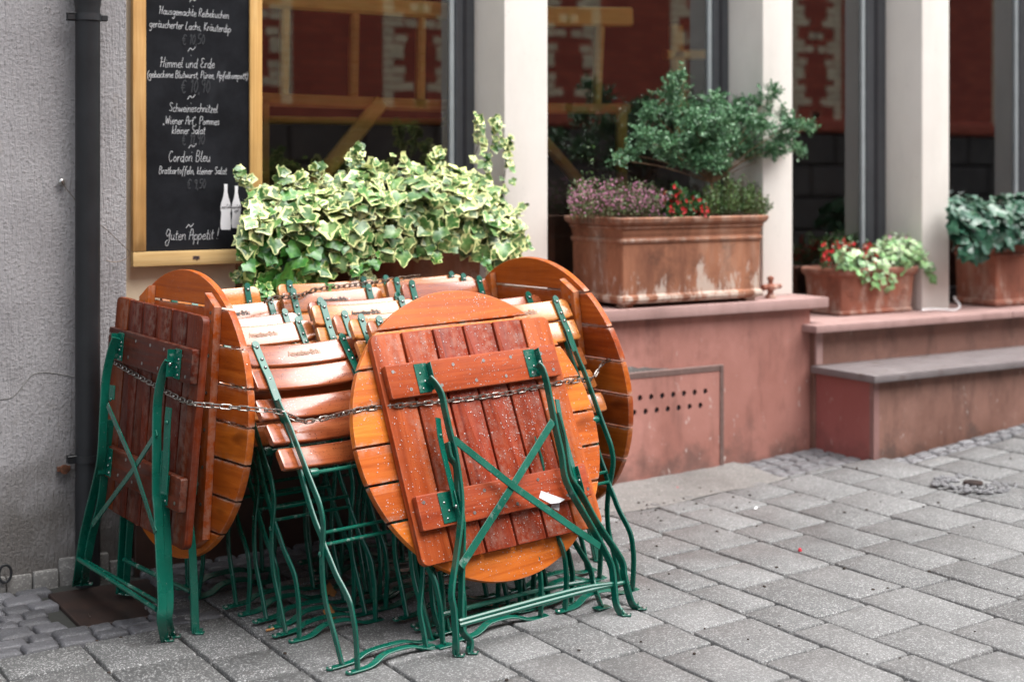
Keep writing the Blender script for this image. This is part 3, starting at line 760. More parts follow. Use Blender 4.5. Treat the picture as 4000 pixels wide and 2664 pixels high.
M['terra_old'] = terracotta('weathered_terracotta', (.200, .072, .036), (.35, .145, .075), .55)
M['terra'] = terracotta('red_terracotta', (.235, .075, .042), (.30, .105, .062), .25)
M['soil'] = simple('potting_soil', (.03, .02, .014), .95, 0, .5, 80, .6)
M['alu'] = simple('dark_window_aluminium', (.070, .074, .082), .38, .2, .1, 10, .02)
M['alulight'] = simple('light_sealing_strip', (.42, .46, .47), .45, .1, .1, 10, .02)
M['steelframe'] = simple('grey_steel_frame', (.19, .125, .11), .5, .4, .2, 30, .1)
M['pine'] = wood('pine_board', (.40, .21, .07), (.53, .30, .115), (.62, .39, .17), 'z', 0, .5, .1)
M['pine_x'] = wood('pine_board_rail', (.38, .22, .09), (.50, .32, .15), (.58, .41, .22), 'x', 0, .5, .1)
M['timber'] = wood('yellow_timber', (.74, .46, .11), (.86, .58, .17), (.88, .64, .23), 'x', 0, .5, .1)
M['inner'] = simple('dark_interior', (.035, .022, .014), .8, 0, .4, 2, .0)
M['darkclad'] = simple('dark_brown_cladding', (.045, .020, .013), .6, 0, .5, 5, .2)
M['cable'] = simple('white_cable', (.7, .68, .68), .5)
def slate():
    s = NT('chalkboard_black'); n1 = s.noise(6., 6, .7); n2 = s.noise(2.5, 4, .6, s.mapped((1, 1, .35)))
    c = s.mix(s.mr(n1, .35, .75, 0, 1), (.005, .0055, .007), (.015, .0165, .020)); c = s.mix(s.mr(n2, .55, .8, 0, .5), c, (.075, .08, .09))
    return s.done(c, .7, Specular_IOR_Level=.12)
M['slate'] = slate()
def chalkmat(name, k):
    s = NT(name); n = s.noise(420., 3, .7)
    return s.done(s.mix(s.mr(n, .35, .55), tuple(x*.45 for x in k), k), .95)
M['chalk'] = chalkmat('white_chalk', (.70, .71, .72)); M['chalk_faint'] = chalkmat('rubbed_chalk', (.050, .053, .058))
M['white'] = simple('white_film', (.78, .78, .79), .5, 0, .03)
M['black'] = simple('black_print', (.02, .02, .025), .6)

def pane_mat(name, refl, tint=(.96, .97, .96)):
    s = NT(name); s.t.nodes.remove(s.p)
    gl = s.n('BsdfGlossy', i_Roughness=.004); gl.inputs[0].default_value = (.96, .98, 1, 1)
    tr = s.n('BsdfTransparent'); tr.inputs[0].default_value = tint+(1,)
    fr = s.n('Fresnel', i_IOR=1.5)
    mx = s.n('MixShader'); s.set(mx.inputs[0], s.math('ADD', s.math('MULTIPLY', fr.outputs[0], 1.6), refl))
    s.t.links.new(tr.outputs[0], mx.inputs[1]); s.t.links.new(gl.outputs[0], mx.inputs[2])
    s.t.links.new(mx.outputs[0], s.out.inputs[0]); return s.m
M['glass'] = pane_mat('coated_window_glass', .12)

# ------------------------------------------------------------------ ground
def stone_mat(name, c1, c2, speck=.5, rough=.62, scale=330):
    s = NT(name); tt = s.attr('tint'); n1 = s.noise(3.5, 6, .62); ag = s.n('TexVoronoi', i_Scale=scale*.75, i_Vector=s.oc()); n2 = s.noise(scale, 4, .75)
    sep = s.n('SeparateColor'); s.t.links.new(ag.outputs['Color'], sep.inputs[0])
    c = s.mix(tt, c1, c2)
    if name == 'concrete_pavers':      # damp by the left table, with the left side's shade painted in
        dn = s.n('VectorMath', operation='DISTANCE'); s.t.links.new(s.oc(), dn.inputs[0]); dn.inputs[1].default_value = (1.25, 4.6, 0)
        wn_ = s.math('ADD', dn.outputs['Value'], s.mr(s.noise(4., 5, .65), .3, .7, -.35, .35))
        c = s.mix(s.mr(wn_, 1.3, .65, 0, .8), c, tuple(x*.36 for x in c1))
    c = s.mix(s.mr(n1, .35, .7, 0, .45), c, tuple(x*.62 for x in c1))
    c = s.mix(s.mr(sep.outputs[0], .0, 1., 0, .55*speck), c, tuple(x*.35 for x in c1))
    c = s.mix(s.mr(sep.outputs[1], .72, 1., 0, speck), c, tuple(min(.7, x*1.9) for x in c2))
    damp = s.noise(1.3, 5, .6); moss = s.noise(7., 5, .7)
    c = s.mix(s.mr(damp, .58, .72, 0, .35), c, tuple(x*.42 for x in c1))
    gv = s.n('TexVoronoi', i_Scale=3.1, i_Vector=s.oc()); gs = s.n('SeparateColor'); s.t.links.new(gv.outputs['Color'], gs.inputs[0])
    c = s.mix(s.math('MULTIPLY', s.mr(s.math('ADD', gv.outputs['Distance'], s.mr(s.noise(40., 2), .3, .7, -.012, .012)), .062, .05), s.mr(gs.outputs[2], .45, .5, 0, .55)), c, (.075, .072, .07))
    st = s.noise(23., 3, .6); c = s.mix(s.mr(st, .73, .77, 0, .6), c, (.05, .045, .04))
    return s.done(c, s.mr(damp, .45, .7, rough, rough*.62), s.bump(s.math('ADD', n2, sep.outputs[0]), .55, .0035))
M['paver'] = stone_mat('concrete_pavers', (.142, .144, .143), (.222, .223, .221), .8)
M['sett'] = stone_mat('granite_setts', (.055, .056, .061), (.115, .115, .125), .45, .5)
s = NT('joint_sand'); s.done(s.mix(s.mr(s.noise(2.2, 5, .7), .56, .66), (.020, .021, .018), (.045, .075, .018)), .95, s.bump(s.noise(60.), .5, .004)); M['joint'] = s.m
M['concrete'] = stone_mat('old_concrete', (.165, .16, .152), (.22, .212, .20), .5, .7, 200)
mb = MB()
XS = [-40, -12, -4]+[-4+.25*i for i in range(1, 53)]+[14, 40]; YS = [-30, -2.6, 0, 2, 3, 4, 5, 6, 8, 12]
for j, Y in enumerate(YS):
    for X in XS: mb.v.append((X, Y, g(X)-.022))
for j in range(len(YS)-1):
    for i in range(len(XS)-1):
        a = j*len(XS)+i; mb.f.append([a, a+1, a+1+len(XS), a+len(XS)]); mb.m.append(0); mb.t.append(.5)
tag(mb.build('ground', M['joint']), None, None, kind='structure')
rnd = random.Random(21)
def paver(mb, pts, z, tilt=.002, ch=.004, depth=.035, jit=.0026, rnd=rnd, rc=.008, dome_=0.):
    """pts: 4 ground corners (x,y) anticlockwise"""
    c = np.mean(pts, 0); a, b = rnd.uniform(-tilt, tilt), rnd.uniform(-tilt, tilt)
    out = []
    for i in range(4):
        p = np.array(pts[i]); q0 = np.array(pts[i-1])-p; q1 = np.array(pts[(i+1) % 4])-p
        q0 /= np.linalg.norm(q0); q1 /= np.linalg.norm(q1); r = rc*rnd.uniform(.6, 1.5)
        out += [p+q0*r, p+(q0+q1)*r*.28, p+q1*r]
    # extra points along the edges give slightly chipped outlines
    res = []
    for i, p in enumerate(out):
        res.append(p)
        if i % 3 == 2:
            q = out[(i+1) % len(out)]
            for t in (.33, .66): res.append(p+(q-p)*(t+rnd.uniform(-.05, .05))+np.array([rnd.uniform(-jit, jit), rnd.uniform(-jit, jit)]))
    n = len(res); vs = []
    def zz(p, d): return g(p[0])+z+a*(p[0]-c[0])*8+b*(p[1]-c[1])*8-d
    for p in res: vs.append((p[0], p[1], zz(p, depth)))
    for p in res: vs.append((p[0], p[1], zz(p, ch)))
    for p in res: q = p+(c-p)*(ch/np.linalg.norm(c-p)*1.2); vs.append((q[0], q[1], zz(q, 0)))
    fs = []
    for k in range(2):
        for i in range(n): fs.append([k*n+i, k*n+(i+1) % n, (k+1)*n+(i+1) % n, (k+1)*n+i])
    if dome_:
        b0 = len(vs)
        for p in res: q = p+(c-p)*.45; vs.append((q[0], q[1], zz(q, -dome_)))
        for i in range(n): fs.append([2*n+i, 2*n+(i+1) % n, b0+(i+1) % n, b0+i])
        fs.append([b0+i for i in range(n)])
    else: fs.append([2*n+i for i in range(n)])
    mb.add(vs, fs, 0, rnd.random())
JX = [.10, .42, .70, .985, 1.262, 1.552, 1.765, 2.005, 2.302, 2.52, 2.73, 2.955, 3.215, 3.385, 3.625, 3.87, 4.07, 4.28, 4.52, 4.78, 5.0, 5.27, 5.5, 5.76, 6.0, 6.26, 6.5, 6.75, 7.0, 7.3, 7.6, 7.9]
KNOWN = {4: 4.35, 5: 4.275, 6: 4.0, 7: 3.925, 8: 3.72, 11: 3.285, 12: 3.68, 13: 3.49, 14: 3.15}
mb = MB()
for i in range(len(JX)-1):
    x0, x1 = JX[i], JX[i+1]
    xm = (x0+x1)/2
    ymax = 4.66 if xm < 1.56 else (4.95 if xm < 2.9 else (5.06 if xm < 4.3 else (5.03 if xm < 5.2 else 4.80)))
    y = KNOWN.get(i, rnd.uniform(2, 2.3))
    ys = [y]; yy = y
    while yy > 1.2: yy -= rnd.choice((.24, .30, .345, .36, .40)); ys.append(yy)
    ys = ys[::-1]; yy = y
    while yy < ymax:
        yy += rnd.choice((.24, .30, .345, .36, .40)); ys.append(min(yy, ymax))
        if yy >= ymax: break
    for a, b in zip(ys, ys[1:]):
        if b-a < .03: continue
        h = .0062
        paver(mb, [(x0+h, a+h), (x1-h, a+h), (x1-h, b-h), (x0+h, b-h)], 0)
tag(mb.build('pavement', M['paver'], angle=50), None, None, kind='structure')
# granite setts: by the drainpipe, in the corner of the step and along the step
M['sett2'] = stone_mat('small_granite_setts', (.12, .12, .125), (.21, .21, .22), .45, .6)
mb = MB()
def setts(x0, x1, y0, y1, s0, s1, skip=None, row_dir='x', z=.002):
    y = y0; k = 0
    while y < y1-.03:
        d = rnd.uniform(s0, s1); x = x0+rnd.uniform(0, .06)*(k % 2)-.03
        while x < x1:
            wd = rnd.uniform(s0, s1*1.25)
            if not (skip and skip(x+wd/2, y+d/2)):
                j = lambda: rnd.uniform(-.006, .006)
                paver(mb, [(x+.005+j(), y+.005+j()), (x+wd-.005+j(), y+.005+j()), (x+wd-.005+j(), y+d-.005+j()), (x+.005+j(), y+d-.005+j())], z+rnd.uniform(-.003, .003), .004, .007, .035, .003, rnd, .009, .002)
            x += wd
        y += d; k += 1
setts(.2, 1.66, 4.67, 5.36, .078, .108, lambda x, y: x > 1.31 and y > 4.83)
setts(1.70, 2.9, 4.96, 5.38, .08, .11)
tag(mb.build('cobblestones', M['sett'], angle=60), None, None, kind='structure')
mb = MB()
setts(4.42, 5.16, 5.035, 5.38, .065, .095, lambda x, y: (x-4.4) < (5.38-y)*.9, z=-.006)
setts(5.25, 8., 4.81, 4.93, .06, .09, z=-.004)
tag(mb.build('cobblestones', M['sett2'], angle=60), None, None, kind='structure')
# sloping concrete apron at the foot of the plinth
mb = MB(); n = 26
for i in range(n+1):
    X = lerp(2.92, 4.66, i/n); t = i/n
    for k in range(7):
        Y = lerp(5.385, 4.985+.012*math.sin(t*19)+.02*max(0, t-.7), k/6)
        h = lerp(.045*(1-.8*t), .0015, min(1, k/5)**.8); mb.v.append((X, Y, g(X)+h+.006*math.sin(X*31+Y*17)*(1 if 0 < k < 6 else 0)))
for i in range(n):
    for k in range(6): a = i*7+k; mb.f.append([a, a+1, a+8, a+7]); mb.m.append(0); mb.t.append(.6)
tag(mb.build('concrete_apron', M['concrete'], angle=80), None, None, kind='structure')

# ------------------------------------------------------------------ restaurant building
rest = thing('restaurant_building', 'cream restaurant front with tall windows and a pink plinth', 'building', (3.5, 5.55, 0))
rest_off = np.array([3.5, 5.55, 0])
def pt(name, mb, mat, parent=rest, angle=35):
    o = mb.build(name, mat, parent, angle)
    if parent is rest: o.location = -Vector(rest_off)
    return o
YF, YB = 5.57, 5.86
mb = MB()
box(mb, 1.70, 5.18, 5.39, 5.87, -.3, .827, 0, .5, .004, 1)
# cut the access hatch niche visually with a framed panel standing proud of the plinth
pt('plinth_wall', mb, M['plinth'])
mb = MB(); box(mb, 1.66, 2.98, 5.372, 5.3895, -.3, .80, 0, .5, .003, 1)
for k in range(1, 5): box(mb, 1.66+k*.264-.003, 1.66+k*.264+.003, 5.370, 5.3718, -.3, .79)
pt('base_cladding', mb, M['darkclad'])
mb = MB(); box(mb, 2.16, 5.265, 5.345, 5.86, .827, .879, 0, .5, .005, 2); pt('sill', mb, M['sill'])
mb = MB(); box(mb, 5.12, 6.62, 5.285, 5.86, .706, .744, 0, .5, .005, 2); box(mb, 6.624, 14.2, 5.285, 5.86, .706, .744, 0, .5, .005, 2); pt('sill', mb, M['sill'])
mb = MB()
PILL = [(3.44, 3.68), (5.017, 5.225), (6.206, 6.43), (7.55, 7.78), (8.9, 14.2)]
for k, (a, b) in enumerate(PILL):
    mb = MB(); box(mb, a, b, YF, YB+.06, (.8795 if a < 5.2 else .7445), 4.21, 0, .5, .008, 2); pt('pillar', mb, M['cream'])
mb = MB(); box(mb, 1.645, 2.14, YF, YB+.06, -.2, 4.21, 0, .5, .008, 2); pt('corner_wall', mb, M['ochre'])
mb = MB(); box(mb, 1.645, 14.2, YF-.01, YB+.3, 4.212, 9.5, 0, .5, .01, 1); pt('upper_wall', mb, M['upper'])
mb = MB(); box(mb, 5.181, 14.2, 5.36, 5.86, -.2, .7055, 0, .5, .004, 1); pt('plinth_wall', mb, M['step'])
mb = MB(); box(mb, 5.178, 5.222, 5.345, 5.3595, .535, .7055, 0, .5, .002, 1); pt('corner_strip', mb, M['sill'])
def window(x0, x1, z0, z1, right_frame=.10, left_frame=.07, tilt=0, low=.09, strip=True):
    Yf = YB-.02
    mb = MB()
    box(mb, x0, x0+left_frame, Yf, Yf+.07, z0, z1, 0, .5, .003, 1)
    box(mb, x1-right_frame, x1, Yf, Yf+.07, z0, z1, 0, .5, .003, 1)
    box(mb, x1-right_frame*.62, x1-right_frame*.45, Yf-.006, Yf-.0005, z0, z1, 1, .5, .001, 1)
    box(mb, x0+left_frame+.0005, x1-right_frame-.0005, Yf, Yf+.07, z0, z0+low, 0, .5, .003, 1)
    box(mb, x0+left_frame+.0005, x1-right_frame-.0005, Yf, Yf+.07, z1-.08, z1, 0, .5, .003, 1)
    if strip: box(mb, x1-right_frame-.022, x1-right_frame-.001, Yf+.015, Yf+.045, z0+low+.001, z1-.081, 2, .5, .002, 1)
    o = pt('window', mb, [M['alu'], M['black'], M['alulight']])
    mb = MB(); xa, xb = x0+left_frame+.001, x1-right_frame-.024
    vs = [(xa, Yf+.03, z0+low), (xb, Yf+.03, z0+low), (xb, Yf+.03-tilt, z1-.082), (xa, Yf+.03-tilt, z1-.082)]
    mb.add(vs, [[0, 1, 2, 3]], 0)
    mb.build('pane', M['glass'], o)
    return o
window(2.141, 3.439, .880, 4.20); window(3.681, 5.016, .880, 4.20); window(5.226, 6.205, .745, 4.20, .15, .05, 0, .10); window(6.431, 7.549, .745, 4.20, .16, .05, .0)
window(7.781, 8.899, .745, 4.20)
# interior room
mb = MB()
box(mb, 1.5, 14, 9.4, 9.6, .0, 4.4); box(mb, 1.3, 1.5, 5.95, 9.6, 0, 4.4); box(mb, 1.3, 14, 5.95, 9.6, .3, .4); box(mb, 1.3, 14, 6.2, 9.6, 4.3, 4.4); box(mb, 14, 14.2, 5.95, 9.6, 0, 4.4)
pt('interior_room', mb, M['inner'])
# perforated access panel in a steel frame
cu = bpy.data.curves.new('access_panel', 'CURVE'); cu.dimensions = '2D'; cu.fill_mode = 'BOTH'; cu.extrude = .003; cu.resolution_u = 4
def ring(pts):
    sp = cu.splines.new('POLY'); sp.points.add(len(pts)-1); sp.use_cyclic_u = True
    for p, q in zip(sp.points, pts): p.co = (q[0], q[1], 0, 1)
PX0, PX1, PZ0, PZ1 = 3.55, 4.555, .055, .548
ring([(PX0, PZ0), (PX1, PZ0), (PX1, PZ1), (PX0, PZ1)])
hr = RC(2200, 1000, 1.3067)
h0 = on_y(*hr(725, 690), 5.37); h1 = on_y(*hr(392, 718), 5.37); g0 = on_y(*hr(700, 762), 5.37); g1 = on_y(*hr(362, 795), 5.37)
for (a, b, n_) in ((h0, h1, 6), (g0, g1, 6)):
    st = (b-a)/n_
    for k in range(15):
        c = a+st*k
        if c[0] < PX0+.05: break
        ring([(c[0]+.0135*math.cos(t*math.pi/6), a[2]+.0145*math.sin(t*math.pi/6)) for t in range(12)])
to = bpy.data.objects.new('access_panel', cu); COL.objects.link(to)
me = bpy.data.meshes.new_from_object(to.evaluated_get(bpy.context.evaluated_depsgraph_get())); bpy.data.objects.remove(to)
for v in me.vertices: v.co = Vector((v.co.x, 5.372-v.co.z, v.co.y))
me.materials.append(M['plinth'])
po = bpy.data.objects.new('access_panel', me); COL.objects.link(po); po.parent = rest; po.location = -Vector(rest_off)
po['label'] = 'painted metal hatch with two rows of round holes'
mb = MB(); box(mb, PX0+.01, PX1-.01, 5.379, 5.3895, PZ0+.01, PZ1-.01); mb.build('dark_backing', M['black'], po)
mb = MB()
box(mb, PX1+.0005, PX1+.024, 5.364, 5.3895, PZ0-.03, PZ1+.03, 0, .5, .002, 1); box(mb, PX0, PX1, 5.366, 5.3895, PZ1+.0005, PZ1+.03, 0, .5, .002, 1); box(mb, PX0, PX1, 5.368, 5.3895, PZ0-.012, PZ0-.0005, 0, .5, .002, 1)
mb.build('steel_frame', M['steelframe'], po)
mb = MB(); rr_ = random.Random(4)
out = [(PX0+.2+.5*k/14, PZ1+.03+(.004+.022*math.sin(k/14*math.pi))*rr_.uniform(.5, 1.2)) for k in range(15)]
slab(mb, [(PX0+.2, PZ1+.0302)]+out+[(PX0+.7, PZ1+.0302)], 0, .006, .0, 0, .5, Matrix(((1, 0, 0, 0), (0, 0, -1, 5.3895), (0, 1, 0, 0), (0, 0, 0, 1))))
mb.build('broken_plaster', M['concrete'], po)

# sandstone step / bench
st = thing('stone_step', 'long red sandstone step with a projecting ledge below the right windows', 'step', (5.6, 5.1, 0))
so = np.array([5.6, 5.1, 0])
def sp(name, mb, mat):
    o = mb.build(name, mat, st); o.location = -Vector(so); return o
mb = MB(); box(mb, 5.192, 14.2, 4.965, 5.3585, -.2, .4955, 0, .5, .006, 2); sp('step_body', mb, M['step'])
mb = MB(); box(mb, 5.188, 5.1915, 4.99, 5.358, -.2, .4955); sp('step_side', mb, M['stepside'])
mb = MB(); box(mb, 5.186, 5.226, 4.961, 4.9645, -.2, .4955, 0, .5, .001, 1); box(mb, 5.1865, 5.1885, 4.961, 4.9895, -.2, .4955, 0, .5, .0005, 1); sp('corner_strip', mb, M['strip'])
mb = MB(); box(mb, 5.150, 14.2, 4.918, 5.3588, .496, .533, 0, .5, .006, 2); sp('ledge', mb, M['ledge'])

# neighbour
nb = thing('neighbour_building', 'grey scraped-stucco house at the left edge behind the drainpipe', 'building', (0, 5.5, 0))
mb = MB(); 
nx, nz = 40, 60
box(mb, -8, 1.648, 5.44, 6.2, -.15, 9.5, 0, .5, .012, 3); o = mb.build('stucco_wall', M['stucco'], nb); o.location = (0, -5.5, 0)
mb = MB(); rr_ = random.Random(9)
for k in range(26):
    x = -.8+k*.095; box(mb, x, x+.093, 5.405+rr_.uniform(-.012, .012), 5.44, -.08, g(x)+.062+rr_.uniform(-.02, .02), 0, rr_.random(), .012, 2)
o = mb.build('rubble_footing', M['concrete'], nb); o.location = (0, -5.5, 0)
mb = MB()
cr = [(0, 1560), (50, 1550), (95, 1500), (130, 1462), (180, 1455), (240, 1462), (300, 1475)]
tube(mb, [on_y(x, y, 5.439) for x, y in cr], .0016, 5, n=4); o = mb.build('plaster_crack', M['concrete'], nb); o.location = (0, -5.5, 0)
def on_nb(name, label, cat): return thing(name, label, cat)
t = thing('wall_anchor', 'rusty iron bolt stub low on the grey wall', 'anchor', on_y(248, 1830, 5.43))
mb = MB(); lathe(mb, [(.012, -.02), (.012, .012), (.018, .013), (.018, .02)], (0, 0, 0), (0, -1, 0), 10); box(mb, -.025, .025, -.006, .002, -.010, .010, 0, .5, .002, 1)
mb.build('bolt', simple('rust', (.10, .035, .015), .8, 0, .5, 60, .3), t)
tring = thing('iron_ring', 'small iron ring at the foot of the grey wall', 'ring', on_y(20, 2240, 5.40))
mb = MB(); tube(mb, [(.022*math.cos(a*math.pi/8), 0, .032*math.sin(a*math.pi/8)) for a in range(16)], .005, 6, closed=True); mb.build('ring', M['iron'], tring)
t = thing('wire_stub', 'twisted wire fixed to a knob on the grey wall', 'wire', on_y(240, 712, 5.43))
mb = MB(); lathe(mb, [(.014, 0), (.013, .012), (.007, .018)], (0, 0, 0), (0, -1, 0), 9); mb.build('knob', M['steel'], t)
mb = MB(); wp = [(240, 712), (262, 742), (285, 770), (310, 805), (360, 860), (400, 885), (440, 920), (480, 960), (505, 985), (490, 1012), (450, 1024), (415, 1018)]
tube(mb, [on_y(x, y, 5.41)-on_y(240, 712, 5.43) for x, y in wp], .0014, 5, n=3); mb.build('wire', M['chain_dark'], t)
# drainpipe
px = on_y(347, 1000, 5.36)
dp = thing('drainpipe', 'black cast-iron drainpipe on the grey wall', 'drainpipe', (px[0], 5.375, 0))
zt = on_y(347, 0, 5.36)[2]; R_ = .0455
mb = MB(); lathe(mb, [(R_, g(px[0])-.02), (R_, zt-.03), (R_*1.04, zt-.02), (R_*1.22, zt+.05), (R_*1.22, zt+.16), (R_, zt+.17), (R_, 5.)], (0, 0, 0), (0, 0, 1), 28); mb.build('pipe', M['iron'], dp)
for yy in (68, 1790):
    z = on_y(347, yy, 5.36)[2]; mb = MB()
    lathe(mb, [(R_+.0005, z-.013), (R_+.005, z-.013), (R_+.005, z+.013), (R_+.0005, z+.013)], (0, 0, 0), (0, 0, 1), 28)
    for s_ in (-1, 1): box(mb, s_*(R_+.002), s_*(R_+.028), -.012, .012, z-.012, z+.012, 0, .5, .003, 1)
    mb.build('bracket', M['iron'], dp)
# rusty cover plate
s = NT('rusty_plate'); n_ = s.noise(9., 6, .7); br = s.n('TexBrick', i_Scale=26., i_Vector=s.oc()); s.done(s.mix(s.mr(n_, .35, .7), (.012, .007, .006), (.034, .016, .011)), .55, s.bump(br.outputs['Fac'], 1., .006)); M['rustplate'] = s.m
t = thing('access_cover', 'rusty checkered iron cover set in the cobbles under the left table', 'cover', (1.52, 5.05, g(1.52)+.001))
mb = MB(); box(mb, -.205, .30, -.21, .25, -.03, -.010, 0, .5, .003, 1); mb.build('plate', M['rustplate'], t)

# ------------------------------------------------------------------ brick building across the street (seen mirrored in the panes)
M['brick'] = None
s = NT('red_brick'); bt = s.n('TexBrick', i_Scale=1., i_Vector=None) if False else s.t.nodes.new('ShaderNodeTexBrick')
mp = s.n('Mapping', i_Rotation=(math.pi/2, 0, 0)); s.t.links.new(s.oc(), mp.inputs[0]); s.t.links.new(mp.outputs[0], bt.inputs['Vector'])
bt.inputs['Scale'].default_value = 1.; bt.inputs['Brick Width'].default_value = .26; bt.inputs['Row Height'].default_value = .09; bt.inputs['Mortar Size'].default_value = .006
bt.inputs['Color1'].default_value = (.52, .11, .065, 1); bt.inputs['Color2'].default_value = (.38, .07, .045, 1); bt.inputs['Mortar'].default_value = (.25, .09, .06, 1)
s.done(bt.outputs[0], .85); M['brick'] = s.m
M['creambrick'] = simple('cream_brick', (.80, .70, .50), .8, 0, .2, 6)
M['darkstone'] = simple('dark_rusticated_stone', (.085, .075, .070), .85, 0, .3, 3, .3)
M['redstone'] = simple('red_sandstone_band', (.45, .10, .06), .8, 0, .2, 4)
M['winframe'] = simple('white_window_frame', (.55, .55, .53), .5)
M['windark'] = simple('dark_window_pane', (.03, .035, .045), .15)
bb = thing('brick_building', 'red brick house with cream quoins across the street, mirrored in the panes', 'building', (12, -2.6, 0))
def bp(name, mb, mat, parent=bb):
    o = mb.build(name, mat, parent)
    if parent is bb: o.location = (-12, 2.6, 0)
    return o
mb = MB(); box(mb, -2, 40, -8, -2.6, 2.1, 6.9); bp('wall', mb, M['brick'])
mb = MB()
for k in range(5):
    z = -.1+k*.44
    x = -2-(.45 if k % 2 else 0)
    while x < 40: box(mb, x, x+.88, -8, -2.53, z, z+.42, 0, .5, .03, 1); x += .9
bp('base_course', mb, M['darkstone'])
mb = MB(); box(mb, -2.05, 40.05, -8, -2.50, 2.1, 2.28, 0, .5, .03, 1); box(mb, -2.05, 40.05, -8, -2.52, 4.75, 4.95, 0, .5, .03, 1); bp('band', mb, M['redstone'])
mb = MB()
xq = -1.5; WX = []
while xq < 39:
    for k in range(27):
        z = 2.285+k*.09*1.0
        L = .26 if (k//2) % 2 else .13
        for sgn, xc in ((1, xq-.55), (-1, xq+.55)):
            a, b = sorted((xc, xc-sgn*L)); box(mb, a, b, -2.6, -2.592, z+.006, z+.084)
    for k in range(9):    # stepped cream gable over each opening
        z = 4.98+k*.12; wdt = .62-.07*k
        for sgn in (-1, 1): a, b = sorted((xq+sgn*wdt, xq+sgn*(wdt-.16))); box(mb, a, b, -2.6, -2.592, z, z+.085)
    WX.append(xq); xq += 2.05
for j in range(len(WX)-1):
    xm = (WX[j]+WX[j+1])/2
    for k in range(13):
        z = 2.30+k*.18; wdt = .08+.30*abs(math.sin(k*.55))
        for sgn in (-1, 1):
            a, b = sorted((xm+sgn*wdt, xm+sgn*(wdt-.15))); box(mb, a, b, -2.6, -2.5925, z, z+.085)
bp('quoins', mb, M['creambrick'])
for j, xw in enumerate(WX):
    if j % 2: continue
    for z0, z1 in ((3.05, 4.5), (5.3, 6.6)):
        if z0 < 4 and xw < 13: continue
        mb = MB()
        for (a, b, c, d) in ((-.45, -.38, z0, z1), (.38, .45, z0, z1), (-.379, .379, z0, z0+.07), (-.379, .379, z1-.07, z1), (-.03, .03, z0+.071, z1-.071)):
            box(mb, xw+a, xw+b, -2.64, -2.585, c, d)
        f = bp('window', mb, M['winframe']); mb = MB(); box(mb, xw-.45, xw+.45, -2.62, -2.597, z0+.005, z1-.005); mb.build('pane', M['windark'], f)
mb = MB(); vs = [(-2.3, -8.3, 6.9), (40.3, -8.3, 6.9), (40.3, -2.3, 6.9), (-2.3, -2.3, 6.9), (-2.3, -5.3, 8.6), (40.3, -5.3, 8.6)]
mb.add(vs, [[0, 1, 2, 3], [3, 2, 5, 4], [1, 0, 4, 5], [0, 3, 4], [2, 1, 5]]); bp('roof', mb, M['darkstone'])

# ------------------------------------------------------------------ timbers inside the restaurant
def timber(parent, org, pts, w_=.06, d_=.045):
    mb = MB()
    for a, b, wd in pts:
        a = np.array(a, float); b = np.array(b, float); flatbar(mb, [a-org, b-org], (0, 1, 0), wd, d_, 0, rnd.random(), n=1)
    return mb.build('timber', M['timber'], parent)
YI = 6.0
def beam(parent, org, p, q, wpx, dy=0.):
    a = on_y(*p, YI+dy); b = on_y(*q, YI+dy)
    wd = wpx/FOC*np.dot(a-CAM, FW)
    mb = MB(); flatbar(mb, [a-org, b-org], (0, 1, 0), wd, .05, 0, rnd.random(), n=1); mb.build('timber', M['timber'], parent)
o1 = on_y(1400, 395, YI); t1 = thing('timber_screen', 'yellow timber screen with a diagonal brace behind the ivy window', 'screen', o1)
beam(t1, o1, (900, -12), (1780, 48), 72); beam(t1, o1, (900, 385), (1800, 418), 52, .002); beam(t1, o1, (1112, 30), (1108, 392), 34, .012); beam(t1, o1, (1385, 40), (1378, 402), 36, .012); beam(t1, o1, (1645, 50), (1640, 410), 34, .012)
beam(t1, o1, (1490, 400), (1150, 820), 62, -.03); beam(t1, o1, (1032, 395), (1030, 1000), 34, .002); beam(t1, o1, (1040, 470), (1790, 480), 30, .3); beam(t1, o1, (1750, 430), (1745, 900), 30, .3)
o2 = on_y(2300, 425, YI); t2 = thing('timber_screen', 'yellow timber screen behind the window over the big planter', 'screen', o2)
beam(t2, o2, (2050, 66), (2462, 68), 78); beam(t2, o2, (2050, 424), (2452, 426), 40, .002); beam(t2, o2, (2345, 95), (2330, 410), 32, .012); beam(t2, o2, (2428, 440), (2428, 1100), 44, .002); beam(t2, o2, (2080, 500), (2270, 720), 44, -.02)
beam(t2, o2, (2060, 440), (2060, 1100), 40, .3); beam(t2, o2, (2640, 100), (2660, 560), 60, .9); beam(t2, o2, (2600, 215), (2760, 215), 36, .9)

# ------------------------------------------------------------------ menu board
YBd = 5.505
X = lambda px, py: on_y(px, py, YBd)
bx0, bx1 = X(520, 900)[0], X(1025, 700)[0]; ix0, ix1 = X(571, 900)[0], X(977, 600)[0]; bz0 = X(760, 1035)[2]; iz0 = X(760, 979)[2]; bz1 = 2.45
mo = np.array([(bx0+bx1)/2, YBd, bz0])
bd = thing('menu_board', 'chalk menu board in a pine frame on the cream wall', 'board', mo)
def bo(name, mb, mat): 
    o = mb.build(name, mat, bd); o.location = -Vector(mo); return o
mb = MB()
box(mb, bx0, ix0, YBd, YBd+.035, iz0+.0015, bz1, 0, .35, .003, 2); box(mb, ix1, bx1, YBd, YBd+.035, iz0+.0015, bz1, 0, .7, .003, 2)
bo('frame', mb, M['pine'])
mb = MB(); box(mb, bx0, bx1, YBd, YBd+.036, bz0, iz0, 0, .8, .003, 2); bo('rail', mb, M['pine_x'])
mb = MB(); box(mb, bx0, bx1, YBd, YBd+.036, bz1+.0015, bz1+.06, 0, .2, .003, 2); bo('rail', mb, M['pine_x'])
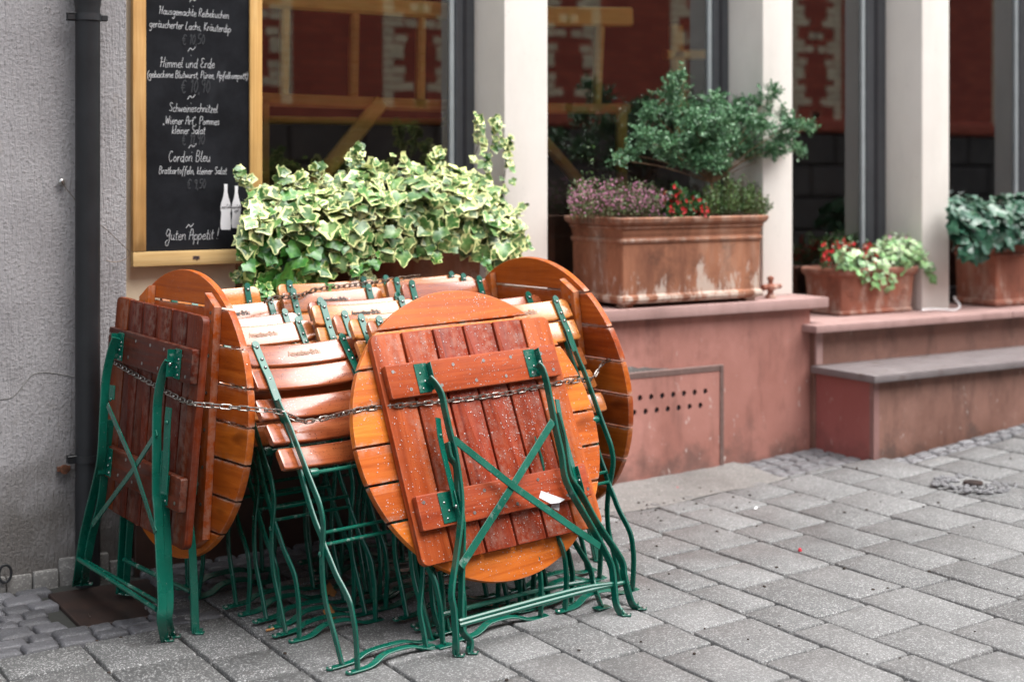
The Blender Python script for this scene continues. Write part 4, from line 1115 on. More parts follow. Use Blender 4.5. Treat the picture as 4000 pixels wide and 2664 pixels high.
mb = MB(); box(mb, ix0-.01, ix1+.01, YBd+.012, YBd+.03, iz0-.01, bz1+.01); bo('slate', mb, M['slate'])
G = {
'a': (.9, [[(.75,.8),(.4,1),(.1,.6),(.2,.1),(.5,.05),(.75,.5)],[(.75,1),(.72,.2),(.95,.0)]]),
'b': (.85, [[(.15,2),(.1,0)],[(.1,.5),(.4,1),(.75,.6),(.6,.1),(.1,.05)]]), 'c': (.75, [[(.7,.85),(.4,1),(.1,.5),(.35,0),(.75,.15)]]),
'd': (.9, [[(.7,.8),(.4,1),(.1,.5),(.35,0),(.7,.4)],[(.78,2),(.7,.1),(.92,0)]]), 'e': (.8, [[(.1,.5),(.7,.6),(.5,1),(.15,.7),(.2,.1),(.5,0),(.8,.2)]]),
'f': (.7, [[(.75,1.9),(.45,2),(.3,1),(.2,-.7)],[(.05,1),(.6,1.05)]]), 'g': (.85, [[(.7,.8),(.4,1),(.1,.6),(.3,.1),(.7,.4)],[(.75,1),(.7,-.6),(.4,-.95),(.1,-.6)]]),
'h': (.8, [[(.15,2),(.1,0)],[(.1,.6),(.45,1),(.68,.7),(.7,0)]]), 'i': (.42, [[(.15,1),(.15,.1),(.42,0)],[(.18,1.45),(.2,1.55)]]),
'k': (.75, [[(.15,2),(.1,0)],[(.6,1),(.15,.5),(.7,0)]]), 'l': (.45, [[(.25,2),(.12,.2),(.45,0)]]),
'm': (1.15, [[(.1,1),(.1,0)],[(.1,.6),(.35,1),(.52,.7),(.52,0)],[(.52,.6),(.78,1),(.98,.7),(1.,0)]]), 'n': (.85, [[(.1,1),(.1,0)],[(.1,.6),(.45,1),(.65,.7),(.65,.1),(.85,0)]]),
'o': (.8, [[(.4,1),(.1,.5),(.4,0),(.7,.5),(.4,1)]]), 'p': (.85, [[(.1,1),(.05,-.95)],[(.1,.7),(.45,1),(.75,.6),(.5,0),(.1,.2)]]),
'r': (.62, [[(.1,1),(.1,0)],[(.1,.6),(.35,1),(.6,.9)]]), 's': (.7, [[(.6,.9),(.3,1),(.15,.7),(.5,.4),(.45,.05),(.1,.1)]]),
't': (.6, [[(.3,1.75),(.26,.2),(.55,0)],[(.02,1.1),(.6,1.15)]]), 'u': (.9, [[(.1,1),(.12,.2),(.4,0),(.68,.4)],[(.7,1),(.68,.1),(.9,0)]]),
'w': (1.05, [[(.1,1),(.25,0),(.5,.8),(.75,0),(.95,1)]]), 'z': (.75, [[(.1,1),(.62,1),(.1,0),(.7,.02)]]), 'x': (.7, [[(.1,1),(.6,0)], [(.6,1),(.1,0)]]),
'H': (1.1, [[(.0,1.7),(.25,2),(.15,0)],[(.95,2.1),(.8,0)],[(.1,1),(.9,1.1)]]), 'R': (.95, [[(.15,0),(.2,2),(.75,1.8),(.65,1.15),(.2,1),(.9,0)]]),
'L': (.9, [[(.3,2),(.1,.1),(.85,0)]]), 'K': (.95, [[(.15,2),(.1,0)],[(.8,2),(.15,.9),(.9,0)]]), 'E': (.95, [[(.8,1.8),(.35,2),(.15,1.5),(.5,1.1),(.1,.6),(.3,0),(.85,.2)]]),
'B': (.95, [[(.1,0),(.15,2),(.7,1.8),(.5,1.1),(.15,1.1)],[(.5,1.1),(.8,.5),(.5,0),(.1,0)]]), 'P': (.9, [[(.1,0),(.15,2),(.75,1.8),(.7,1.1),(.15,1)]]),
'A': (1., [[(.05,0),(.3,1.8),(.5,2),(.75,1.6),(.85,0)],[(.15,.9),(.85,.9)]]), 'S': (.9, [[(.8,1.8),(.4,2),(.15,1.5),(.7,.8),(.6,.1),(.1,.2)]]),
'W': (1.25, [[(.1,2),(.3,0),(.6,1.4),(.85,0),(1.1,2)]]), 'C': (.95, [[(.8,1.7),(.4,2),(.1,1),(.4,0),(.85,.3)]]), 'G': (1.05, [[(.8,1.7),(.4,2),(.1,1.2),(.4,.7),(.8,1.2)],[(.85,1.8),(.8,-.5),(.4,-1.2),(.1,-.5),(.5,.0)]]),
'V': (1.0, [[(.1,2),(.5,0),(.9,2)]]), ',': (.4, [[(.15,.1),(.1,-.35)]]), '„': (.5, [[(.1,.1),(.05,-.3)],[(.3,.1),(.25,-.3)]]), '"': (.5, [[(.1,2),(.05,1.6)],[(.3,2),(.25,1.6)]]),
'(': (.5, [[(.45,2),(.1,1),(.4,-.6)]]), ')': (.5, [[(.05,2),(.4,1),(.1,-.6)]]), '!': (.5, [[(.3,2.2),(.2,.6)],[(.15,.05),(.2,.12)]]), '-': (.6, [[(.1,.6),(.5,.65)]]),
'€': (1.0, [[(.85,1.7),(.45,2),(.15,1),(.45,0),(.85,.25)],[(0,1.2),(.6,1.2)],[(0,.8),(.6,.8)]]), '0': (.85, [[(.4,2),(.1,1),(.4,0),(.7,1),(.4,2)]]), '1': (.5, [[(.05,1.5),(.3,2),(.25,0)]]),
'5': (.8, [[(.7,2),(.2,2),(.15,1.2),(.6,1.1),(.6,.2),(.1,.1)]]), '9': (.8, [[(.65,1.7),(.35,2),(.1,1.5),(.4,1.1),(.65,1.6),(.55,0)]]), ' ': (.6, []), '~': (1.6, [[(.1,.2),(.5,.7),(.9,.35),(1.4,.8)]])}
UML = {'ä': 'a', 'ü': 'u', 'ö': 'o'}
def write(mb, txt, x0, x1, y0, y1, conv, rad, slant=.12, yofs=0, seed=0):
    """single-stroke handwriting from baseline point (x0,y0) to (x1,y1) in photo pixels"""
    rn = random.Random(hash(txt) % 1000 if False else len(txt)*7+seed); tot = sum(G[UML.get(c, c)][0] for c in txt)
    A = conv(x0, y0); B = conv(x1, y1); u = (B-A)/tot; lu = np.linalg.norm(u); up = UP*lu*1.04; cur = 0
    for c in txt:
        wd, st = G[UML.get(c, c)]
        st = [list(q) for q in st]
        if c in UML: st += [[(.28, 1.45), (.28, 1.6)], [(.6, 1.45), (.6, 1.6)]]
        jy = rn.uniform(-.06, .06)
        for q in st:
            P = [A+u*(cur+x*.96+slant*y)+up*(y*rn.uniform(.97, 1.03)+jy) for x, y in q]
            tube(mb, [p+np.array([0, yofs, 0]) for p in P], rad, 4, n=4 if len(P) > 2 else 1)
        cur += wd
cb = RC(0, 0, 1.4255); cv = lambda x, y: on_y(*cb(x, y), YBd+.0115)
mb = MB(); R0 = .00095
LINES = [('Hausgemachte Reibekuchen', 885, 1275, 80, 106), ('geräucherter Lachs, Kräuterdip', 830, 1286, 152, 182), ('Himmel und Erde', 890, 1195, 376, 382), ('(gebackene Blutwurst, Püree, Apfelkompott)', 818, 1380, 432, 442),
 ('Schweineschnitzel', 940, 1212, 622, 628), ('„Wiener Art", Pommes', 908, 1222, 692, 698), ('kleiner Salat', 956, 1142, 745, 748), ('Cordon Bleu', 936, 1172, 902, 900), ('Bratkartoffeln, kleiner Salat', 884, 1262, 968, 972), ('Guten Appetit !', 920, 1218, 1338, 1332)]
for tx, a, b, c, d in LINES:
    mb = MB(); write(mb, tx, a, b, c, d, cv, R0); bo('chalk_line', mb, M['chalk'])
mb = MB()
for x, y in ((1052, 22), (1042, 296), (1040, 562), (1046, 834), (1032, 1278)):
    write(mb, '~', x, x+52, y, y-6, cv, R0*1.2); tube(mb, [cv(x+22, y+14), cv(x+24, y+16)], R0*1.2, 4)
bo('chalk_swirls', mb, M['chalk'])
for tx, a, b, c in (('€ 10,50', 1012, 1140, 250), ('€ 10,90', 1005, 1170, 518), ('€ 11,90', 1010, 1140, 808), ('€ 9,50', 1040, 1145, 1052)):
    mb = MB(); write(mb, tx, a, b, c, c, cv, R0*2.2); bo('rubbed_price', mb, M['chalk_faint'])
# two white bottle silhouettes stuck on the slate
mb = MB(); mk = MB()
def bottle(cx, y0, y1, hw):
    prof = [(0, .30), (.015, .34), (.03, .30), (.16, .30), (.28, .48), (.40, .80), (.50, .98), (.56, .96), (.64, .82), (.72, .88), (.85, .98), (.97, .92), (1, .8)]
    pts = [(cx+hw*r, lerp(y0, y1, t)) for t, r in prof]+[(cx-hw*r, lerp(y0, y1, t)) for t, r in reversed(prof)]
    P = [cv(*p) for p in pts]; out = [(p[0], p[2]) for p in P][::-1]
    slab(mb, out, 0, .0006, 0, 0, .5, Matrix(((1, 0, 0, 0), (0, 0, -1, YBd+.0118), (0, 1, 0, 0), (0, 0, 0, 1))))
bottle(1257, 1026, 1280, 30); bottle(1316, 1036, 1270, 27)
bo('bottle_sticker', mb, M['white'])
cv2 = lambda x, y: on_y(*cb(x, y), YBd+.0106)
write(mk, 'oca-Cola', 1232, 1287, 1162, 1158, cv2, .0008, .2); write(mk, 'oca-Cola', 1291, 1341, 1162, 1158, cv2, .0008, .2); write(mk, 'light', 1304, 1328, 1182, 1180, cv2, .0006, .2)
bo('bottle_lettering', mk, M['black'])
cp = RC(400, 900, 3.364); pl0 = on_y(*cp(1188, 383), YBd-.001); pl1 = on_y(*cp(1280, 337), YBd-.001)
mb = MB(); box(mb, pl0[0], pl1[0], YBd-.0015, YBd-.0003, pl0[2], pl1[2], 0, .5, .0004, 1); mp_ = bo('maker_plate', mb, M['steelframe'])
G.update({'v': G['V']})
mb = MB(); write(mb, 'VEGA', 1202, 1270, 372, 372, lambda x, y: on_y(*cp(x, y), YBd-.0018), .0008, 0); bo('plate_lettering', mb, M['black'])

# ------------------------------------------------------------------ planters
def planter(name, label, c, L, D, H, prof, mat, soil_z=.86, feet=False, yaw=0, rad=.012):
    """prof: list of (height 0..1, outward offset) from the bottom up; open top with a wall"""
    R = Matrix.Rotation(math.radians(yaw), 3, 'Z'); t = thing(name, label, 'planter', c, [[R[i][j] for j in range(3)] for i in range(3)])
    mb = MB(); vs = []; fs = []
    rings = [(H*h, o) for h, o in prof]+[(H, prof[-1][1]-.022), (H*.80, prof[-1][1]-.03)]
    m = None
    for z, o in rings:
        pts = rounded_rect(-L/2-o, L/2+o, -D/2-o, D/2+o, (rad+max(o, 0)*.6,)*4, 3); m = len(pts); vs += [(p[0], p[1], z) for p in pts]
    for i in range(len(rings)-1):
        for k in range(m): fs.append([i*m+k, i*m+(k+1) % m, (i+1)*m+(k+1) % m, (i+1)*m+k])
    fs.append(list(range(m-1, -1, -1))); mb.add(vs, fs)
    mb.build('pot', mat, t, 28)
    mb = MB(); o = prof[-1][1]-.0295; n = 14; b = []
    for j in range(7):
        for i in range(n+1):
            edge = i in (0, n) or j in (0, 6)
            mb.v.append((lerp(-L/2-o, L/2+o, i/n), lerp(-D/2-o, D/2+o, j/6), H*soil_z+(0 if edge else .012+rnd.uniform(-.008, .014))))
    for j in range(6):
        for i in range(n): a = j*(n+1)+i; mb.f.append([a, a+1, a+n+2, a+n+1]); mb.m.append(0); mb.t.append(.5)
    mb.build('soil', M['soil'], t, 60)
    if feet:
        for sx_ in (-1, 1):
            for sy in (-1, 1):
                mb = MB(); box(mb, sx_*(L/2-.05)-.03, sx_*(L/2-.05)+.03, sy*(D/2-.05)-.03, sy*(D/2-.05)+.03, -.0175, -.0005, 0, .5, .005, 2); mb.build('foot', mat, t)
    return t
RIM = [(0, -.012), (.015, .004), (.05, .012), (.085, .010), (.10, .0), (.11, -.004), (.70, .0), (.705, .006), (.73, .010), (.755, .006), (.76, .0), (.86, .002), (.865, .012), (.885, .017), (.905, .012), (.91, .020), (.945, .034), (.985, .038), (1., .034)]
planter('planter', 'large weathered terracotta planter with moulded rim holding the little tree', (4.40, 5.585, .897), .86, .42, .41, RIM, M['terra_old'], .93, True)
SM = [(0, -.008), (.03, .004), (.08, .006), (.10, -.002), (.80, .012), (.84, .02), (.88, .030), (.96, .034), (1., .026)]
tp = planter('planter', 'small red terracotta trough with rosettes, on the lower right sill', (5.85, 5.70, .745), .55, .26, .255, SM, M['terra'], .9)
mb = MB()
for x in (-.21, .0, .21):
    for z in (.13,):
        mb = MB()
        for k in range(6): a = k*math.pi/3; dome(mb, (x+.018*math.cos(a), -.134, z+.018*math.sin(a)), (0, -1, .1), .011, .006)
        dome(mb, (x, -.134, z), (0, -1, .1), .012, .009)
        mb.build('rosette', M['terra'], tp)
planter('planter', 'terracotta planter full of dark ivy at the right edge', (7.12, 5.63, .745), .80, .30, .40, RIM[:6]+[(.72, .0), (.73, .008), (.76, .008), (.77, 0), (.88, .004), (.90, .02), (.97, .026), (1., .02)], M['terra'], .9)
planter('planter', 'brown terracotta planter behind the stacked chairs under the variegated ivy', (2.70, 5.56, .879), .98, .36, .33, SM, M['terra_old'], .9)
# small terracotta ornament beside the planter
oc_ = on_y(3010, 1165, 5.45); t = thing('terracotta_ornament', 'small cross-shaped terracotta ornament on the sill beside the big planter', 'ornament', (oc_[0], 5.45, .880))
mb = MB(); lathe(mb, [(.030, 0), (.028, .012), (.016, .022), (.015, .040), (.034, .047), (.036, .060), (.030, .068), (.013, .074), (.012, .088), (.018, .095), (.016, .108), (.004, .114)], (0, 0, 0), (0, 0, 1), 14)
tube(mb, [(-.055, 0, .056), (.060, -.01, .060)], .016, 8, r1=.012)
mb.build('body', M['terra'], t)
t = thing('cable', 'white cable lying in a loop on the lower right sill', 'cable', on_z(3650, 1208, .748))
cbp = [(3600, 1212), (3640, 1208), (3690, 1210), (3730, 1211), (3748, 1200), (3745, 1185), (3733, 1172), (3728, 1160)]
mb = MB(); tube(mb, [on_y(x, y, interp(y, [1160, 1190, 1212], [5.62, 5.53, 5.46]))-on_z(3650, 1208, .748) for x, y in cbp], .006, 6, n=4); mb.build('loop', M['cable'], t)

# ------------------------------------------------------------------ plants
def leafmat(name, c_in, c_mid, c_edge, thr=(.5, .62), rough=.38, noise=.5, sub=.0, val=(.75, 1.2), scale=60.):
    s = NT(name); e = s.attr('edge'); tt = s.attr('tint'); nz = s.noise(scale, 3, .6)
    f = s.math('ADD', e, s.math('MULTIPLY', s.math('SUBTRACT', nz, .5), noise)); f = s.math('ADD', f, s.mr(tt, 0, 1, -.48, .22))
    ins = s.mix(s.mr(s.noise(scale*.5, 2), .4, .6), c_in, c_mid)
    c = s.mix(s.mr(f, thr[0], thr[1]), ins, c_edge)
    hsv = s.n('HueSaturation', i_Hue=s.mr(tt, 0, 1, .512, .490), i_Value=s.mr(s.math('FRACT', s.math('MULTIPLY', tt, 13.7)), 0, 1, val[0], val[1])); s.t.links.new(c, hsv.inputs['Color'])
    return s.done(hsv.outputs[0], rough, s.bump(nz, .15, .003), Coat_Weight=.15, Coat_Roughness=.25, Subsurface_Weight=0.)
IVY = [(0, -.04), (.19, -.20), (.40, -.16), (.47, .05), (.61, .24), (.45, .36), (.29, .52), (.14, .74), (0, .88)]
def ivy_leaf(mb, ev, c, nrm, up, s, fold=.18, rn=random, tint=.5, curl=.0):
    n = np.array(nrm, float); n /= np.linalg.norm(n); u = np.array(up, float); u = u-n*(u@n); u /= np.linalg.norm(u); r = np.cross(u, n)
    out = IVY+[(-x, y) for x, y in reversed(IVY[1:-1])]
    vs = []; 
    def P(x, y): return c+r*x*s+u*(y-.1)*s+n*s*(fold*abs(x)-curl*y*y+.04*math.sin(7*x+3*y))
    vs.append(P(0, .12)); ev.append(0)
    for x, y in out: vs.append(P(x*.62, .12+(y-.12)*.62)); ev.append(rn.uniform(.15, .8))
    for x, y in out: vs.append(P(x*rn.uniform(.93, 1.07), y*rn.uniform(.95, 1.05))); ev.append(1)
    k = len(out); fs = []
    for i in range(k):
        j = (i+1) % k; fs.append([0, 1+i, 1+j]); fs.append([1+i, 1+k+i, 1+k+j, 1+j])
    mb.add(vs, fs, 0, tint)
def rvec(rn): 
    v = np.array([rn.gauss(0, 1) for _ in range(3)]); return v/np.linalg.norm(v)
M['ivy_var'] = leafmat('variegated_ivy_leaf', (.050, .150, .028), (.19, .31, .10), (.74, .79, .34), (.52, .64), .36, .9, val=(.6, 1.15), scale=45.)
M['ivy_low'] = leafmat('green_ivy_leaf', (.035, .14, .022), (.08, .23, .035), (.45, .58, .18), (.80, .90), .36, .45)
M['ivy_dark'] = leafmat('dark_ivy_leaf', (.014, .070, .038), (.035, .115, .065), (.11, .20, .13), (.75, .95), .34, .4)
M['stem'] = simple('brown_stem', (.10, .055, .03), .8)
def ivy_plant(label, prof, Yc, n, mats, size, parent_name='ivy_plant', seed=1, tend=(), front=.22, lowfrac=None, greenx=None):
    """prof: (px, top py, bottom py) list giving the outline of the hanging mass"""
    rn = random.Random(seed); xs = [p[0] for p in prof]; tops = [p[1] for p in prof]; bots = [p[2] for p in prof]
    o_ = on_y((xs[0]+xs[-1])/2, (tops[0]+bots[0])/2, Yc); t = thing(parent_name, label, 'plant', o_)
    A, B = MB(), MB(); ea, eb = [], []; st = MB()
    for i in range(n):
        px = rn.uniform(xs[0], xs[-1]); tp_, bt_ = interp(px, xs, tops), interp(px, xs, bots); q = rn.random()**.85
        py = lerp(tp_, bt_, q)
        bulge = min(1, q*2.6+.15)**.7
        dep = rn.random()**1.6
        Y = Yc-front*bulge*(1-dep*.8)+rn.uniform(-.03, .03)
        c = on_y(px, py, Y)
        nr = np.array([rn.gauss(-.12, .35), -1*(.35+.75*q)+rn.gauss(0, .25), .95-.85*q+rn.gauss(0, .3)])
        upv = np.array([rn.gauss(0, .9), rn.gauss(-.3, .3), -1+.5*(1-q)+rn.gauss(0, .35)])
        sz = size*rn.choice((.42, .6, .75, .9, 1.05, 1.18))*rn.uniform(.9, 1.1)*(1.0 if dep < .6 else .85)
        low = lowfrac is not None and (q > lowfrac+rn.uniform(-.12, .12)) and (greenx is None or px < greenx+rn.uniform(-120, 60))
        if low: ivy_leaf(B, eb, c, nr, upv, sz*.95, rn=rn, tint=rn.random(), curl=rn.uniform(-.05, .35), fold=rn.uniform(-.1, .35))
        else: ivy_leaf(A, ea, c, nr, upv, sz, rn=rn, tint=rn.random()*(1-.55*q), curl=rn.uniform(-.1, .4), fold=rn.uniform(-.12, .4))
        if i % 9 == 0:
            b = on_y(lerp(px, (xs[0]+xs[-1])/2, .12), lerp(py, lerp(tp_, bt_, .45), .6), Yc); tube(st, [b-o_, (b+c)/2+np.array([0, -.03, .02])-o_, c-o_+np.array([0, .012, 0])], .0018, 5, n=3)
    for pts, Yt in tend:
        P = [on_y(x, y, Yt) for x, y in pts]; tube(st, [p-o_ for p in P], .0020, 5, n=3)
        Q = smooth_path(P, 3)
        for p in Q[1:]:
            for _ in range(3):
                ivy_leaf(A, ea, p+np.array([rn.uniform(-.025, .025), rn.uniform(-.04, -.005), rn.uniform(-.02, .02)]), (rn.gauss(-.1, .4), -1, rn.gauss(.4, .3)), (rn.gauss(0, .7), -.1, rn.gauss(-.2, .7)), size*rn.uniform(.30, .62), rn=rn, tint=rn.random())
    for k in range(26 if n > 1500 else 0):
        px = rn.uniform(xs[0]+30, xs[-1]-20); up_ = rn.random() < .6
        py = interp(px, xs, tops if up_ else bots); Y = Yc-(.05 if up_ else front)
        dx, dy = rn.uniform(-45, 45), (-rn.uniform(25, 62) if up_ else rn.uniform(15, 60))
        P = [on_y(px, py+(25 if up_ else -25), Y), on_y(px+dx*.3, py+dy*.5, Y-.02), on_y(px+dx, py+dy, Y-.03)]
        tube(st, [p-o_ for p in P], .0016, 5, n=3)
        for p in smooth_path(P, 3)[2:]:
            ivy_leaf(A if up_ else B, ea if up_ else eb, p+np.array([rn.uniform(-.02, .02), -.01, rn.uniform(-.012, .012)]), (rn.gauss(-.1, .5), -1, rn.gauss(.4, .4)), (rn.gauss(0, .8), -.1, rn.gauss(-.1, .8)), size*rn.uniform(.4, .75), rn=rn, tint=rn.random(), curl=rn.uniform(-.1, .3), fold=rn.uniform(-.1, .4))
    for mbx, ex, mt in ((A, ea, mats[0]), (B, eb, mats[1])):
        if mbx.v: oo = mbx.build('foliage', mt, t, vattr=ex); oo.location = -Vector(o_)
    if st.v: st.build('stems', M['stem'], t)
    return t
ivy_plant('bushy cream-edged variegated ivy spilling over the planter behind the chairs',
  [(955, 840, 1000), (975, 760, 1110), (1010, 710, 1115), (1100, 690, 1110), (1180, 715, 1100), (1260, 690, 1080), (1330, 680, 1050), (1400, 630, 1010), (1470, 660, 1000), (1540, 680, 1000), (1600, 625, 990), (1680, 640, 985), (1760, 655, 975), (1850, 670, 985), (1920, 700, 1030), (1980, 790, 1050), (2035, 870, 960)],
  5.50, 1950, (M['ivy_var'], M['ivy_low']), .067, seed=5, lowfrac=.60, greenx=1350, front=.24,
  tend=[([(1840, 640), (1870, 560), (1860, 500), (1850, 470)], 5.50), ([(1900, 640), (1925, 560), (1930, 500), (1927, 455)], 5.50), ([(1960, 760), (1975, 660), (1970, 580), (1965, 555)], 5.51), ([(985, 760), (955, 715), (935, 690), (930, 675)], 5.45),
        ([(1000, 1060), (960, 1080), (930, 1085), (920, 1060)], 5.40), ([(1370, 660), (1385, 600), (1400, 590)], 5.46), ([(1040, 1080), (1000, 1130), (960, 1110)], 5.36), ([(2000, 860), (2035, 930), (2045, 965)], 5.40), ([(1400, 1030), (1430, 1080), (1440, 1110)], 5.33), ([(1480, 990), (1400, 1060), (1390, 1090)], 5.32)])
ivy_plant('dark green ivy filling the planter at the right edge', [(3715, 770, 900), (3750, 760, 985), (3800, 765, 1020), (3860, 770, 1000), (3920, 760, 960), (4000, 755, 935), (4150, 760, 930)], 5.56, 520, (M['ivy_dark'], M['ivy_dark']), .075, seed=8, front=.2)
# fine-leaved little tree
def sprig(mb, ev, p, d, L, n, lw, rn, tint, flat=.5):
    """twig with many tiny leaves"""
    d = np.array(d, float); d /= np.linalg.norm(d)
    for k in range(n):
        t = (k+.5)/n; c = p+d*L*t+rvec(rn)*L*.10
        v = d*.9+rvec(rn)*.9; v /= np.linalg.norm(v); s_ = np.cross(v, rvec(rn)); s_ /= max(1e-6, np.linalg.norm(s_)); l = lw*rn.uniform(.7, 1.3)
        mb.add([c, c+v*l*.5+s_*l*.28, c+v*l, c+v*l*.5-s_*l*.28], [[0, 1, 2, 3]], 0, min(1, max(0, tint+rn.uniform(-.25, .25)))); ev += [.2, .6, .9, .6]
M['boxleaf'] = leafmat('blue_green_small_leaf', (.065, .175, .080), (.135, .29, .14), (.23, .42, .22), (.7, 1.), .4, .3)
M['conifer'] = leafmat('olive_conifer_needle', (.05, .12, .025), (.10, .18, .045), (.18, .26, .08), (.7, 1.), .5, .3)
M['heathergreen'] = leafmat('heather_green', (.08, .13, .045), (.15, .20, .075), (.24, .28, .12), (.7, 1.), .6, .3)
M['heatherpink'] = simple('heather_pink_bell', (.50, .20, .33), .6, 0, .3, 60)
M['redpetal'] = simple('red_petal', (.52, .012, .022), .4, 0, .25, 60)
M['redleaf'] = leafmat('begonia_leaf', (.02, .09, .025), (.04, .13, .03), (.10, .20, .06), (.8, 1.), .3, .3)
rn = random.Random(12)
base = np.array([on_y(2770, 830, 5.58)[0], 5.58, .897+.385]); t = thing('small_tree', 'little blue-green cloud-shaped tree growing in the large weathered planter', 'tree', base)
CL = [(1545, 215, 38), (1500, 258, 34), (1572, 262, 50), (1640, 232, 34), (1478, 318, 38), (1535, 335, 50), (1615, 315, 55), (1690, 275, 44), (1750, 240, 34), (1745, 285, 42), (1775, 215, 16), (1815, 290, 32), (1858, 294, 16), (1700, 345, 40), (1775, 345, 34), (1835, 345, 16), (1450, 355, 24), (1605, 372, 30), (1420, 368, 10), (1660, 378, 20), (1560, 180, 22), (1565, 372, 20), (1580, 345, 48), (1630, 350, 50), (1680, 330, 45), (1640, 378, 22), (1720, 345, 36), (1530, 352, 28), (1650, 285, 52), (1600, 285, 50), (1700, 250, 34), (1740, 320, 44), (1800, 320, 34), (1790, 260, 26)]
mb = MB(); ev = []; br = MB()
fork = np.array([on_y(2778, 715, 5.58)[0], 5.58, on_y(2778, 715, 5.58)[2]])
tube(br, [np.zeros(3), (fork-base)*.5+np.array([.008, 0, 0]), fork-base], .0105, 8, n=4, r1=.007)
for (dx, dy, r_) in CL:
    c = on_y(*d2f((dx, dy)), 5.58+rn.uniform(-.13, .13)); R_c = r_*1.6992/FOC*np.dot(c-CAM, FW)
    m_ = (fork+c)/2+np.array([0, 0, .02]); tube(br, [fork-base, m_-base, c-base], .0032, 5, n=3, r1=.001)
    for k in range(int(16+88*(R_c/.1)**2)):
        dd = rvec(rn); dd[2] = dd[2]*.8+.25; p = c+rvec(rn)*R_c*rn.uniform(.2, .95)*np.array([1, 1, .72])
        sprig(mb, ev, p-base, dd+np.array([.2*np.sign(c[0]-fork[0]), -.1, 0]), rn.uniform(.03, .06), 12, .017, rn, .5+.35*rn.uniform(-1, 1))
mb.build('crown', M['boxleaf'], t, vattr=ev, smooth=False); br.build('trunk', simple('tan_bark', (.20, .115, .06), .8, 0, .3, 40, .4), t)
def mound(name, label, x0, x1, pxs, Y, n, mat, cat, fl=None, leaf=.013, L=.09, lift=0., seed=3, spread=.8, zsoil=None):
    """low plant: sprigs rising from the soil; pxs: (px, top py) outline"""
    rn = random.Random(seed); xs = [p[0] for p in pxs]; ys = [p[1] for p in pxs]
    ob = np.array([on_y((x0+x1)/2, 800, Y)[0], Y, zsoil]); t = thing(name, label, cat, ob); mb = MB(); ev = []; fm = MB(); sm = MB()
    for k in range(n):
        px = rn.uniform(x0, x1); top = interp(px, xs, ys); yy = Y+rn.uniform(-.13, .13)
        P = on_y(px, top, yy); hgt = max(.03, P[2]-zsoil)*rn.uniform(.45, 1.02)
        b = np.array([P[0]-(px-(x0+x1)/2)*.0002, yy, zsoil]); tip = np.array([P[0]+rn.gauss(0, .012), yy-.05*rn.random(), zsoil+hgt])
        d = tip-b; ln = np.linalg.norm(d); tube(sm, [b-ob, tip-ob], .0012, 4)
        sprig(mb, ev, b-ob+d*.25, d, ln*.78, int(8+ln*110), leaf, rn, rn.random())
        if fl:
            for q in range(fl[1]):
                if rn.random() < fl[2]:
                    c = b+d*rn.uniform(fl[3], 1.02)+rvec(rn)*.012
                    if fl[4] == 'bell': dome(fm, c-ob, rvec(rn), .0046, .008, 0, 5)
                    else:
                        for a in range(5):
                            an = a*1.257+rn.random(); w_ = np.array([math.cos(an), -.35, math.sin(an)])*.013; s_ = np.cross(w_, [0, 1, 0])*.6
                            fm.add([c-ob, c-ob+w_*.6+s_*.8, c-ob+w_, c-ob+w_*.6-s_*.8], [[0, 1, 2, 3]], 0, .5)
    mb.build('foliage', mat, t, vattr=ev, smooth=False); sm.build('stems', M['stem'], t)
    if fm.v: fm.build('blossoms', fl[0], t)
    return t
ZS = .897+.41*.93
mound('heather', 'pink flowering heather in the left half of the large planter', 2205, 2590, [(2205, 730), (2260, 700), (2310, 690), (2400, 710), (2480, 705), (2560, 730), (2600, 790)], 5.56, 260, M['heathergreen'], 'plant', (M['heatherpink'], 5, .68, .5, 'bell'), .011, seed=4, zsoil=ZS)
mound('begonia', 'red flowering bedding plant in the middle of the large planter', 2570, 2760, [(2570, 760), (2620, 735), (2680, 750), (2750, 800)], 5.50, 55, M['redleaf'], 'plant', (M['redpetal'], 4, .75, .6, 'petal'), .028, seed=5, zsoil=ZS)
mound('conifer_shrub', 'olive feathery dwarf conifer in the right end of the large planter', 2740, 2985, [(2740, 740), (2800, 700), (2860, 690), (2910, 700), (2950, 735), (2990, 800)], 5.58, 190, M['conifer'], 'shrub', None, .014, seed=6, zsoil=ZS)
mb = MB(); ev = []; pl = thing('seedling', 'single tall sprig rising at the left end of the large planter', 'plant', on_y(2292, 800, 5.60))
sprig(mb, ev, np.zeros(3), on_y(2300, 560, 5.60)-on_y(2292, 800, 5.60), .30, 60, .012, random.Random(2), .3); mb.build('foliage', M['conifer'], pl, vattr=ev, smooth=False)
ZS2 = .745+.255*.9
mound('begonia', 'dark red bedding flowers in the left half of the small trough', 3190, 3420, [(3190, 965), (3260, 935), (3340, 930), (3420, 960)], 5.70, 80, M['redleaf'], 'plant', (M['redpetal'], 4, .7, .55, 'petal'), .018, seed=15, zsoil=ZS2)
M['paleleaf'] = leafmat('pale_round_leaf', (.15, .32, .11), (.28, .44, .18), (.72, .76, .54), (.70, .85), .4, .4)
ivy_plant('pale green trailing plant hanging over the front of the small trough', [(3270, 975, 1045), (3320, 960, 1060), (3380, 955, 1110), (3430, 945, 1150), (3480, 940, 1125), (3520, 930, 1050), (3580, 935, 1010), (3620, 985, 1080), (3650, 1060, 1105)], 5.66, 430, (M['paleleaf'], M['paleleaf']), .042, 'trailing_plant', 19, front=.13)
mound('flowering_plant', 'loose pale plant with pink buds in the right half of the small trough', 3430, 3600, [(3430, 930), (3490, 915), (3560, 920), (3600, 960)], 5.73, 60, M['paleleaf'], 'plant', (M['heatherpink'], 2, .5, .8, 'petal'), .02, seed=16, zsoil=ZS2)

